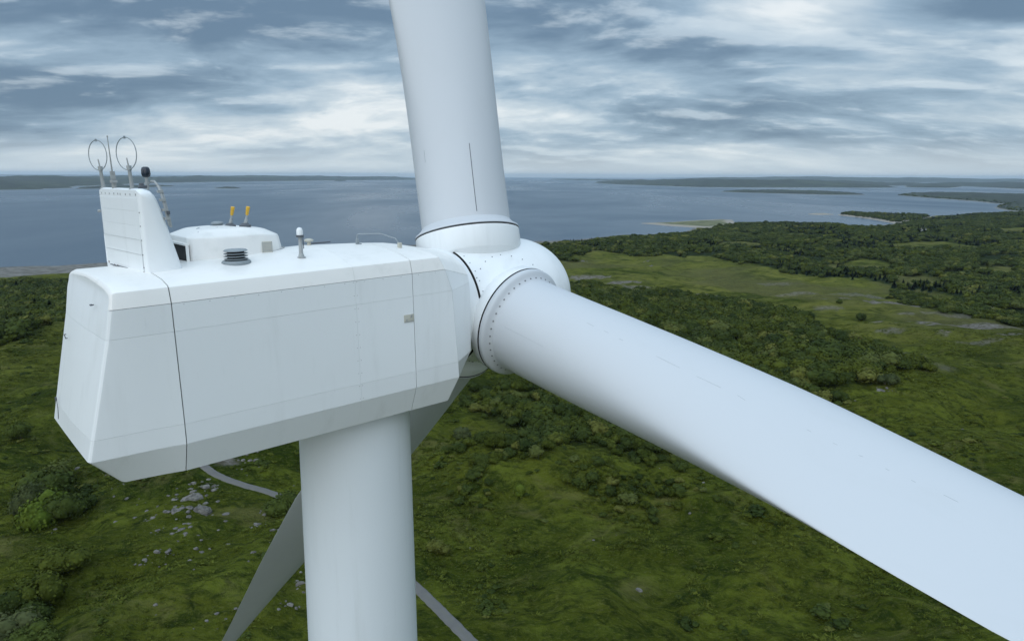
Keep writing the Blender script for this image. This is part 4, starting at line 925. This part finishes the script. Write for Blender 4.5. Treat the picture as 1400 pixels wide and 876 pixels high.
for i in range(5):                            # grass tufts and low heather clumps
    rd = random.Random(400 + i); mb = MB()
    for k in range(26):
        a = rd.uniform(0, 6.28); r = .42 * math.sqrt(rd.random()); p = Vector((r * math.cos(a), r * math.sin(a), -.03)); d = Vector((math.cos(a) * .5 * r + rd.gauss(0, .16), math.sin(a) * .5 * r + rd.gauss(0, .16), .42 * rd.uniform(.6, 1.2) * (1 - r)))
        w = Vector((-math.sin(a + rd.gauss(0, 1)), math.cos(a + rd.gauss(0, 1)), 0)) * .07; mb.add([p - w, p + w, p + d + w * .5, p + d * 1.1 - w * .4], [(0, 1, 2, 3)])
    VAR['tuft'].append(mb.mesh('grass_tuft', M_TUFT, 180))

def scatter(poly, gap, size, keep=1.0, clears=(), wob=18, edge=0.0, seed=0):
    P = np.array(poly); x0, y0 = P.min(0); x1, y1 = P.max(0); rg = np.random.default_rng(seed)
    X, Y = np.meshgrid(np.arange(x0, x1, gap), np.arange(y0, y1, gap)); X = X + rg.uniform(-.5, .5, X.shape) * gap; Y = Y + rg.uniform(-.5, .5, Y.shape) * gap; X = X.ravel(); Y = Y.ravel()
    d = sdist(poly, X, Y) + wob * 0.5 * fbm(X, Y, 26, 3, 51); k = d > edge
    for c in clears: k &= sdist(c, X, Y) < 8 * fbm(X, Y, 40, 2, 53)
    k &= rg.random(len(X)) < keep
    X, Y = X[k], Y[k]; d = d[k]; S = (size[0] + (size[1] - size[0]) * rg.random(len(X)) ** 1.5) * (0.62 + 0.38 * sstep(d, 0, 8)) * (1 + 0.22 * fbm(X, Y, 30, 2, 55))
    return X, Y, S
plants = []                                   # (x, y, size, kind, zone)
def addp(res, zone, kinds, probs, seed):
    rg = np.random.default_rng(seed)
    for x, y, s in zip(*res): plants.append((x, y, s, kinds[rg.choice(len(kinds), p=probs)], zone))
nearclr = CLEAR
addp(scatter(Z_BAND, 4.1, (4.2, 7.2), seed=1, wob=14), 'band', ['bush'], [1.0], 1)
addp(scatter(Z_LOW, 2.8, (2.2, 4.6), seed=2, wob=16, keep=.9), 'low', ['bush'], [1.0], 2)
x, y, s = scatter(Z_SCAT, 2.3, (0.7, 2.3), seed=3, keep=1.0); k = fbm(x, y, 20, 3, 57) > 0.06
addp((x[k], y[k], s[k]), 'scat', ['bush'], [1.0], 3)
addp(scatter(Z_LEFT, 5.2, (4.0, 8.5), seed=4, wob=30), 'left', ['far', 'bush', 'conifer'], [.72, .2, .08], 4)
addp(scatter(Z_STRIP, 4.8, (4.0, 7.5), seed=5, wob=20), 'strip', ['far', 'bush'], [.8, .2], 5)
x, y, s = scatter(Z_FAR, 7.6, (5.5, 10.5), seed=6, wob=60, clears=CLEAR); con = fbm(x, y, 260, 2, 59)
gapk = fbm(x, y, 90, 3, 63) > -0.42
for (ca_, cb_, cr_) in ((1250, 302, 70), (1290, 300, 60), (1262, 328, 45), (1300, 331, 45), (1385, 320, 60), (1090, 309, 60), (1120, 311, 50), (1050, 345, 30), (960, 338, 28), (830, 338, 30), (1180, 345, 30)):
    gq = ground_at(ca_, cb_); con = np.where(np.hypot((x - gq[0]) / 1.6, y - gq[1]) < cr_, 0.9, con)
for xx, yy, ss, cc in zip(x[gapk], y[gapk], s[gapk], con[gapk]): plants.append((xx, yy, ss, 'conifer' if (cc > .36 and rng.random() < .6) or rng.random() < .02 else 'far', 'far'))
# headlands near the inlet and the peninsula carry trees too
for poly, gap, n_ in ((SPIT2, 9, 'spit'), (PENA, 20, 'pen')):
    x, y, s = scatter(poly, gap, (5, 9) if n_ == 'spit' else (6, 12), seed=9, wob=10, edge=6, keep=.75)
    for xx, yy, ss in zip(x, y, s): plants.append((xx, yy, ss, 'conifer' if rng.random() < .4 else 'far', n_))
PX = np.array([p[0] for p in plants]); PY = np.array([p[1] for p in plants]); PS = np.array([p[2] for p in plants])
PZ = np.maximum(height(PX, PY), 0.5); PZN = np.array([p[4] in ('spit', 'pen') for p in plants]); PZ[PZN] = np.maximum(PZ[PZN], 3.0)
def to_px(x, y, z):
    th = R(PITCH); z = z - SEA_TO_CAM; yy = y * math.cos(th) - z * math.sin(th); zz = y * math.sin(th) + z * math.cos(th); yy = np.maximum(yy, 1e-3)
    return 700 + FPX * x / yy, 438 - FPX * zz / yy
UX, UY = to_px(PX, PY, PZ + PS * .5); DIST = np.sqrt(PX ** 2 + PY ** 2 + (PZ - 120) ** 2)
hidden = [[(78, 570), (98, 365), (157, 340), (600, 333), (660, 330), (720, 320), (775, 360), (780, 405), (1400, 665), (1410, 880), (1000, 650), (700, 500), (650, 480), (620, 550), (171, 659)], [(410, 600), (560, 570), (572, 880), (420, 880)], [(413, 685), (420, 790), (320, 880), (306, 880)]]
hid = np.zeros(len(PX), bool)
for h_ in hidden: hid |= inside(h_, UX, UY)
vis = (UX > 0) & (UX < 1400) & (UY > 0) & (UY < 876) & ~hid & (PY > 0)
score = np.where(vis, PS / DIST, 0)
LABELS = {'band': 'rounded green bush packed into the dense thicket just above the long rotor blade', 'low': 'low bush in the thicket on the slope below the rotor hub',
          'scat': 'small bush scattered over the rough grass right of the tower', 'left': 'tree of the wood at the far left behind the tail of the nacelle',
          'strip': 'tree in the dark strip of wood by the mud flats at the right edge', 'far': 'tree of the wide coastal wood beyond the meadow on the right', 'spit': 'tree on the narrow headland beside the inlet', 'pen': 'tree on the wooded peninsula at the far right'}
GROUPS = {'band': 'bushes of the dense thicket above the long blade', 'low': 'bushes of the low thicket below the hub', 'scat': 'small bushes scattered right of the tower', 'left': 'trees of the wood at the left edge', 'strip': 'trees of the strip by the mud flats', 'far': 'trees of the coastal wood', 'spit': 'trees on the headland', 'pen': 'trees on the peninsula'}
bushz = np.array([p[4] in ('band', 'low', 'scat') for p in plants])
pick = set()
for msk in (bushz, ~bushz):
    idx = np.argsort(-(score * msk)); pick |= set(int(i) for i in idx[:300] if (score * msk)[i] > 0)
PLACE = {'band': 'thicket above the blade', 'low': 'low thicket under the hub', 'scat': 'slope right of the tower', 'left': 'left wood', 'strip': 'wood by the mud flats', 'far': 'coastal wood', 'spit': 'headland', 'pen': 'far peninsula'}
ZIDX = {}
for zn in PLACE:
    I = [i for i in pick if plants[i][4] == zn]
    if I: ZIDX[zn] = [np.percentile(UX[I], [33, 67]), np.percentile(UY[I], [33, 67]), np.percentile(PS[I], [33, 67])]
KN = {'bush': 'bush', 'far': 'broadleaf_tree', 'conifer': 'conifer_tree'}
for i in sorted(pick):
    x, y, s, kd, zn = plants[i]; me = VAR[kd][i % len(VAR[kd])]
    o = bpy.data.objects.new(KN[kd], me); wdt = s * random.uniform(.95, 1.3) * (1.0 if kd != 'conifer' else .95)
    o.location = (x, y, PZ[i] - 0.04 * s); o.scale = (wdt, wdt, s * (random.uniform(.72, .95) if kd != 'conifer' else 1.12)); o.rotation_euler = (0, 0, random.uniform(0, 6.28))
    zi = ZIDX[zn]; hx = np.searchsorted(zi[0], UX[i]); hy = np.searchsorted(zi[1], UY[i]); sz_ = ['small', 'medium-sized', 'large'][int(np.searchsorted(zi[2], s))]
    where = ['at its left end', 'in its middle', 'at its right end'][min(hx, 2)] + ', ' + ['back row', 'middle row', 'front row'][min(hy, 2)]
    lab = sz_ + ' ' + {'bush': 'round bush', 'far': 'leafy tree', 'conifer': 'pointed conifer'}[kd] + ' of the ' + PLACE[zn] + ', ' + where
    link(o, label=lab, cat='bush' if kd == 'bush' else 'tree', group=lab)
# the rest: points with instances, one object for each mass
def instancer(name, pts, rot, scl, meshes, mat_hint=None, flat=.85, **k):
    src = bpy.data.collections.new(name + '_kinds')
    for q, me in enumerate(meshes):
        so_ = bpy.data.objects.new('plant_kind', me); src.objects.link(so_)
    me = bpy.data.meshes.new(name); me.vertices.add(len(pts)); me.vertices.foreach_set('co', np.asarray(pts, np.float32).ravel())
    vattr(me, 'turn', rot); vattr(me, 'wide', scl[0]); vattr(me, 'tall', scl[1])
    o = obj(name, me, kind='stuff', **k)
    ng = bpy.data.node_groups.new(name + '_spread', 'GeometryNodeTree')
    ng.interface.new_socket('Geometry', in_out='INPUT', socket_type='NodeSocketGeometry'); ng.interface.new_socket('Geometry', in_out='OUTPUT', socket_type='NodeSocketGeometry')
    n = ng.nodes; gi = n.new('NodeGroupInput'); go = n.new('NodeGroupOutput'); ci = n.new('GeometryNodeCollectionInfo'); ci.inputs[0].default_value = src; ci.inputs['Separate Children'].default_value = True; ci.inputs['Reset Children'].default_value = True
    ip = n.new('GeometryNodeInstanceOnPoints'); ip.inputs['Pick Instance'].default_value = True
    ix = n.new('GeometryNodeInputIndex'); md = n.new('ShaderNodeMath'); md.operation = 'MODULO'; md.inputs[1].default_value = len(meshes); ng.links.new(ix.outputs[0], md.inputs[0])
    def na(nm): a = n.new('GeometryNodeInputNamedAttribute'); a.data_type = 'FLOAT'; a.inputs[0].default_value = nm; return a.outputs[0]
    cr = n.new('ShaderNodeCombineXYZ'); ng.links.new(na('turn'), cr.inputs[2]); cs = n.new('ShaderNodeCombineXYZ'); w_ = na('wide'); ng.links.new(w_, cs.inputs[0]); ng.links.new(w_, cs.inputs[1]); ng.links.new(na('tall'), cs.inputs[2])
    ng.links.new(gi.outputs[0], ip.inputs['Points']); ng.links.new(ci.outputs[0], ip.inputs['Instance']); ng.links.new(md.outputs[0], ip.inputs['Instance Index'])
    ng.links.new(cr.outputs[0], ip.inputs['Rotation']); ng.links.new(cs.outputs[0], ip.inputs['Scale']); ng.links.new(ip.outputs[0], go.inputs[0])
    mo = o.modifiers.new('spread', 'NODES'); mo.node_group = ng
    return o
STL = {'band': ('thicket', 'dense green thicket of bushes behind the long rotor blade', 'thicket'), 'low': ('thicket', 'low thicket of small bushes on the slope below the rotor hub', 'thicket'), 'scat': ('scrub', 'thin scrub on the rough grass right of the tower', 'scrub'),
       'left': ('wood', 'dark wood between the left shore and the open moor', 'wood'), 'strip': ('wood', 'dark strip of wood beside the mud flats at right', 'wood'), 'far': ('wood', 'wide green coastal wood stretching to the inlet at right', 'wood'),
       'spit': ('wood', 'thin line of trees along the narrow headland', 'wood'), 'pen': ('wood', 'woodland covering the far right peninsula', 'wood')}
for zn, (nm, lab, cat) in STL.items():
    for kd in ('bush', 'far', 'conifer'):
        I = [i for i, p in enumerate(plants) if p[4] == zn and p[3] == kd and i not in pick]
        if not I: continue
        rg = np.random.default_rng(len(I)); s = PS[I]
        wide = s * rg.uniform(.95, 1.3, len(I)) * (.95 if kd == 'conifer' else 1); tall = s * (rg.uniform(.72, .95, len(I)) if kd != 'conifer' else 1.12)

        instancer(nm if kd != 'conifer' else 'conifer_wood', np.column_stack([PX[I], PY[I], PZ[I] - .04 * s]), rg.uniform(0, 6.28, len(I)), (wide, tall), VAR[kd], label={'bush': lab, 'far': lab, 'conifer': 'dark conifers mixed into the ' + lab}[kd][:110], cat=cat)

# grass tufts over the near moor
rg = np.random.default_rng(77); n_t = 95000
ang = rg.uniform(R(90 - 47), R(90 + 47), n_t); rad = 75 + 330 * rg.random(n_t) ** .8; tx_, ty_ = rad * np.cos(ang), rad * np.sin(ang)
dens_ = fbm(tx_, ty_, 26, 4, 81); k = (dens_ + rg.normal(0, .18, n_t) > -.02)
dr = np.full(n_t, 99.0)
for i in range(0, len(ROAD) - 1): dr = np.minimum(dr, np.hypot(tx_ - ROAD[i, 0], ty_ - ROAD[i, 1]))
k &= dr > 3.2; tx_, ty_ = tx_[k], ty_[k]; tz_ = height(tx_, ty_)
sz = rg.uniform(.4, 1.25, len(tx_)) * (1 + .5 * fbm(tx_, ty_, 18, 2, 83))
instancer('grass_tussocks', np.column_stack([tx_, ty_, tz_]), rg.uniform(0, 6.28, len(tx_)), (sz, sz * rg.uniform(.5, .9, len(tx_))), VAR['tuft'], label='rough grass tussocks all over the near moor', cat='grass')

# low heather and dwarf scrub, dark patches on the moor
rg = np.random.default_rng(78); n_t = 14000
ang = rg.uniform(R(90 - 46), R(90 + 46), n_t); rad = 78 + 420 * rg.random(n_t) ** .75; hx_, hy_ = rad * np.cos(ang), rad * np.sin(ang)
k = (fbm(hx_, hy_, 34, 4, 85) + .35 * fbm(hx_, hy_, 9, 2, 86) + rg.normal(0, .06, n_t) > .20) & ~((hx_ > 40) & (rad > 330))
dr = np.full(n_t, 99.0)
for i in range(0, len(ROAD) - 1): dr = np.minimum(dr, np.hypot(hx_ - ROAD[i, 0], hy_ - ROAD[i, 1]))
k &= dr > 4; hx_, hy_ = hx_[k], hy_[k]; sz = rg.uniform(.5, 1.0, len(hx_)) * (1 + rg.random(len(hx_)) ** 4 * 1.6)
instancer('heather', np.column_stack([hx_, hy_, height(hx_, hy_) - .05]), rg.uniform(0, 6.28, len(hx_)), (sz * 1.25, sz * .62), VAR['heath'], label='low dark heather and dwarf scrub in patches on the near moor', cat='heather')

# the bushes and small trees that stand alone -----------------------------------------
TRUNKS = {}
def lone(px_, py_, hpx, wf, label, mat=None, seed=0, name='bush', dense=1500, size=.08, lobes=10, flat=.95, group=None):
    x, y = ground_at(px_, py_); z = hz(x, y); d = math.sqrt(x * x + y * y + (z - 120) ** 2); s = hpx / FPX * d * 1.05
    root = bpy.data.objects.new(name, None); root.location = (x, y, z); link(root, label=label, cat='tree' if 'tree' in name else 'bush', group=group)
    me = crown_mesh('crown', mat or M_LEAF, 900 + seed, lobes=lobes, leaves=dense, size=size, flat=flat, bottom=.03)
    c = bpy.data.objects.new('crown', me); link(c, root); c.scale = (s * wf, s * wf, s); c.rotation_euler = (0, 0, seed * 1.3); c.location = (0, 0, -.05 * s)
    mb = MB(); r0 = .035 * s
    for q in range(3): a = q * 2.1 + seed; mb.tube([(r0 * math.cos(a) * .5, r0 * math.sin(a) * .5, -.15), (.05 * s * math.cos(a), .05 * s * math.sin(a), .2 * s), (.20 * s * math.cos(a), .20 * s * math.sin(a), .55 * s)], [r0, r0 * .7, r0 * .25], 6)
    t = bpy.data.objects.new('trunk', mb.mesh('trunk', M_BARK, 60)); link(t, root)
    return root
LONE = [(66, 684, 42, 1.15, 'dark round tree at the back of the clump of bushes at the lower left', M_LEAFD, 'small_tree'), (67, 716, 38, 1.0, 'bright yellow-green bush at the front of the clump at the lower left', M_BRIGHT, 'bush'),
        (92, 708, 34, 1.0, 'dark bush on the right side of the clump at the lower left', M_LEAFD, 'bush'), (44, 696, 30, 1.0, 'grey-green bush on the left side of the clump at the lower left', M_GREY, 'bush'),
        (72, 668, 30, 1.1, 'small dark bush topmost of the clump at the lower left', M_LEAFD, 'bush'), (108, 694, 20, 1.3, 'low spreading bush trailing to the right of the lower left clump', M_LEAFD, 'bush'),
        (29, 600, 19, 1.0, 'single round bush alone on the grass below the left wood', M_LEAFD, 'bush'), (93, 780, 27, 1.5, 'soft rounded bush in the hollow right of the left edge clump', M_LEAF, 'bush'),
        (60, 822, 38, 1.1, 'loose tall bush above the bottom left corner', M_LEAF, 'bush'), (40, 855, 26, 1.3, 'dark low bush nearest above the bottom left corner group', M_LEAFD, 'bush'),
        (18, 838, 28, 1.1, 'dark round bush against the left edge near the bottom', M_LEAFD, 'bush'), (12, 876, 34, 1.3, 'olive bush cut by the bottom left corner', M_GREY, 'bush'), (48, 884, 26, 1.4, 'dark green bush cut by the bottom edge near the left corner', M_LEAFD, 'bush'),
        (386, 699, 27, 1.25, 'dark bush standing beside the gravel road left of the tower', M_LEAFD, 'bush'), (1176, 438, 9, 1.1, 'single dark bush standing on the meadow near the mud flats', M_LEAFD, 'bush'),
        (1147, 415, 6, 1.0, 'tiny lone bush on the meadow above the pale mud strip', M_LEAFD, 'bush'), (1070, 373, 9, .9, 'lone small tree at the near edge of the coastal wood', M_LEAFD, 'small_tree'),
        (631, 599, 16, 1.2, 'grey-green bush alone on the grass right below the hub', M_GREY, 'bush'), (677, 612, 22, 1.2, 'pale green bush in front of the low thicket', M_LEAF, 'bush'), (661, 604, 18, 1.2, 'dark bush left of the pale one before the low thicket', M_LEAFD, 'bush'),
        (712, 678, 14, 1.2, 'small bright bush on the open slope above the grassy mound', M_BRIGHT, 'bush'), (655, 640, 18, 1.3, 'dark scrubby bush between tower and low thicket', M_LEAFD, 'bush'), (702, 756, 10, 1.4, 'small bush on the flank of the grassy mound', M_LEAF, 'bush'),
        (600, 756, 16, 1.4, 'low bush just right of the tower above the road', M_LEAF, 'bush'), (1210, 527, 15, 1.4, 'grey-green bush at the tip of the thicket behind the blade', M_GREY, 'bush'), (1145, 548, 13, 1.3, 'dark bush in front of the thicket just above the blade', M_LEAFD, 'bush')]
for q, (a, b_, h_, wf, lab, mt, nm) in enumerate(LONE): lone(a, b_, h_, wf, lab, mt, q, nm)

# rocks --------------------------------------------------------------------------------
m, N, b = material('lichen_rock'); M_ROCK = m
oc = N.n('ShaderNodeNewGeometry').outputs['Position']; oi = N.n('ShaderNodeObjectInfo').outputs['Random']
r1 = N.noise(N.mapv(oc, (1.1, 1.1, 2)), 1.0, 7, 0.65); r2 = N.noise(N.mapv(oc, (4, 4, 5)), 1.0, 5, 0.7, 1.0)
c = N.mix(N.ramp(r1, .35, .65), rgb(.060, .056, .050), rgb(.165, .155, .138)); c = N.mix(N.math('MULTIPLY', N.ramp(r2, .55, .7), .7), c, rgb(.30, .29, .26)); c = N.mix(N.math('MULTIPLY', N.ramp(r2, .45, .32), .6), c, rgb(.05, .055, .03))
N.link(c, b.inputs['Base Color']); b.inputs['Roughness'].default_value = .9; bump(N, b, r2, .8, .12)
def rock_mesh(seed, flat=.5):
    rd = random.Random(seed); mb = MB()
    vs = []
    planes = [(Vector((rd.gauss(0, 1), rd.gauss(0, 1), rd.gauss(.3, .8))).normalized(), rd.uniform(.55, .95)) for _ in range(13)]
    for v in ICO2[0]:
        d = v.normalized(); r = min([1.0] + [h / max(d.dot(n_), .05) for n_, h in planes]); q = d * r * (1 + rd.uniform(-.03, .03)); vs.append((q.x, q.y, q.z * flat))
    mb.add(vs, ICO2[1]); return mb.mesh('rock', M_ROCK, 22)
ROCKS = [rock_mesh(i, [.5, .65, .42][i % 3]) for i in range(9)]
RK = [(290, 205, 58), (330, 268, 54), (210, 265, 34), (160, 275, 20), (100, 298, 26), (125, 352, 24), (235, 355, 42), (205, 350, 22), (222, 408, 24), (275, 325, 18), (120, 460, 22), (172, 465, 26), (62, 500, 27), (300, 450, 22), (325, 465, 24), (362, 445, 22), (270, 495, 18), (450, 422, 17), (408, 355, 14),
      (570, 468, 20), (585, 325, 26), (630, 285, 26), (658, 352, 24), (690, 360, 18), (345, 157, 46), (385, 155, 24), (272, 145, 14), (215, 170, 11), (310, 380, 12), (325, 400, 16), (545, 505, 12), (110, 703, 20), (490, 740, 16), (352, 790, 18), (290, 825, 15), (395, 820, 17), (440, 775, 15),
      (790, 605, 30), (775, 590, 14), (740, 705, 30), (765, 735, 22), (690, 740, 17), (790, 560, 14), (740, 300, 24), (440, 315, 18), (405, 228, 16), (805, 645, 14), (400, 755, 20), (160, 515, 9), (130, 535, 8), (115, 755, 10), (345, 272, 20), (300, 220, 22), (250, 210, 20), (195, 212, 12), (720, 345, 16), (600, 330, 14)]
RPX = [(180 + a / 3.42, 620 + b_ / 3.42, s / 3.42) for a, b_, s in RK] + [(42 + k * 5, 702 + (k % 2) * 4, 6) for k in range(2)] + [(643.6, 750, 4.5), (962, 659, 4), (943, 704, 4), (1205, 533, 9), (891, 363, 5), (797, 357, 5), (886, 356, 4)]
def rock_label(px_, py_, w):
    sz = 'large' if w > 12 else 'medium-sized' if w > 6.5 else 'small'
    if px_ < 60: return sz + ' grey rock beside the bushes at the lower left'
    if px_ > 860: return 'small boulder on the open ground to the right' if py_ > 500 else 'dark little boulder on the far meadow'
    if px_ > 700: return 'pale boulder on the meadow beyond the spinner'
    if px_ > 600: return 'small white rock at the foot of the grassy mound right of the tower'
    if px_ > 380: return sz + ' grey rock between the far blade and the tower'
    if py_ > 800: return sz + ' grey rock on the grass left of the far blade tip'
    if px_ > 330: return sz + ' grey rock on the slope right of the rocky knoll'
    if py_ < 690: return sz + ' weathered rock near the top of the grassy knoll'
    if py_ < 735: return sz + ' weathered rock halfway down the grassy knoll'
    return sz + ' weathered rock at the foot of the grassy knoll'
for q, (a, b_, w) in enumerate(RPX):
    x, y = ground_at(a, b_ + 1); z = hz(x, y); d = math.sqrt(x * x + y * y + (z - 120) ** 2); s = w / FPX * d * (.82 if w > 9 else .66)
    o = bpy.data.objects.new('rock', ROCKS[q % 9]); o.location = (x, y, z - s * .14); o.scale = (s * 1.05, s * random.uniform(.8, 1.1), s * random.uniform(.8, 1.1)); o.rotation_euler = (random.uniform(-.2, .2), random.uniform(-.2, .2), random.uniform(-.5, .5))
    lb = rock_label(a, b_, w); link(o, label=lb, cat='rock', group='rocks: ' + lb)
# pebbles and slabs too many to count, around the knoll
rg = np.random.default_rng(5); kc = at_z(270, 700, 44); kx = np.concatenate([kc[0] + rg.normal(0, 16, 700), rg.uniform(-60, 130, 160)]); ky = np.concatenate([kc[1] + rg.normal(0, 14, 700), rg.uniform(95, 260, 160)])
kk = fbm(kx, ky, 12, 3, 91) > -.05; cl_ = [(o_.location.x, o_.location.y, o_.scale.x) for o_ in COL.objects if o_.name.startswith('rock') and o_.scale.x > .7 and o_.data in ROCKS]
kx, ky = kx[kk], ky[kk]; ks = .10 + .7 * rg.random(len(kx)) ** 3
for (cx_, cy_, cs_) in cl_:
    n_ = 7; a_ = rg.uniform(0, 6.28, n_); d_ = cs_ * rg.uniform(.7, 1.9, n_); kx = np.append(kx, cx_ + d_ * np.cos(a_) * 1.2); ky = np.append(ky, cy_ + d_ * np.sin(a_)); ks = np.append(ks, cs_ * rg.uniform(.15, .45, n_))
instancer('loose_stones', np.column_stack([kx, ky, height(kx, ky) - .12 * ks]), rg.uniform(0, 6.28, len(kx)), (ks, ks * .8), ROCKS, label='small pale stones strewn over the grass around the knoll', cat='stones')

# small white building at the wood's edge by the inlet -----------------------------------
def cabin(px_, py_, w, d_, hwall, rz, label, wall, roofc):
    x, y = ground_at(px_, py_); z = hz(x, y) ; root = bpy.data.objects.new('cabin', None); root.location = (x, y, z); root.rotation_euler = (0, 0, rz); link(root, label=label, cat='building')
    mb = MB(); mb.box((0, 0, hwall / 2), (w, d_, hwall)); mb.add([(-w / 2, -d_ / 2, hwall), (-w / 2, d_ / 2, hwall), (-w / 2, 0, hwall + d_ * .35), (w / 2, -d_ / 2, hwall), (w / 2, d_ / 2, hwall), (w / 2, 0, hwall + d_ * .35)], [(0, 1, 2), (3, 5, 4)]); wl = bpy.data.objects.new('wall', mb.mesh('wall', wall, 30)); link(wl, root)
    mb = MB()
    for s in (-1, 1): mb.box((0, s * d_ * .27, hwall + d_ * .185), (w + .6, d_ * .64, .15), Euler((-s * math.atan(.7), 0, 0)))
    link(bpy.data.objects.new('roof', mb.mesh('roof', roofc, 30)), root)
    for k in (-.3, .05, .33): mb = MB(); mb.box((w * k, -d_ / 2 - .02, hwall * .55), (1.1, .06, 1.2)); link(bpy.data.objects.new('window', mb.mesh('window', M_NAVY, 30)), wl)
M_CABW = paint('cabin_wall', (.78, .78, .76), .7, vary=0, coat=0); M_CABR = paint('cabin_roof', (.12, .12, .13), .7, vary=0, coat=0)
cabin(1262, 316, 11, 7, 3.6, R(20), 'small white cabin at the near edge of the wood by the inlet', M_CABW, M_CABR)

# ------------------------------------------------------------------ haze
m = bpy.data.materials.new('air'); m.use_nodes = True; t = m.node_tree; t.nodes.clear(); pv = t.nodes.new('ShaderNodeVolumePrincipled'); ou = t.nodes.new('ShaderNodeOutputMaterial')
pv.inputs['Density'].default_value = HAZE_D; pv.inputs['Color'].default_value = (0.70, 0.86, 1.0, 1); pv.inputs['Anisotropy'].default_value = 0.2; t.links.new(pv.outputs[0], ou.inputs['Volume'])
mb = MB(); z0, z1 = -12.0, 250.0; mb.box((0, 0, (z0 + z1) / 2), (130000, 130000, z1 - z0)); ho = obj('haze', mb.mesh('haze', m, None), kind='stuff')
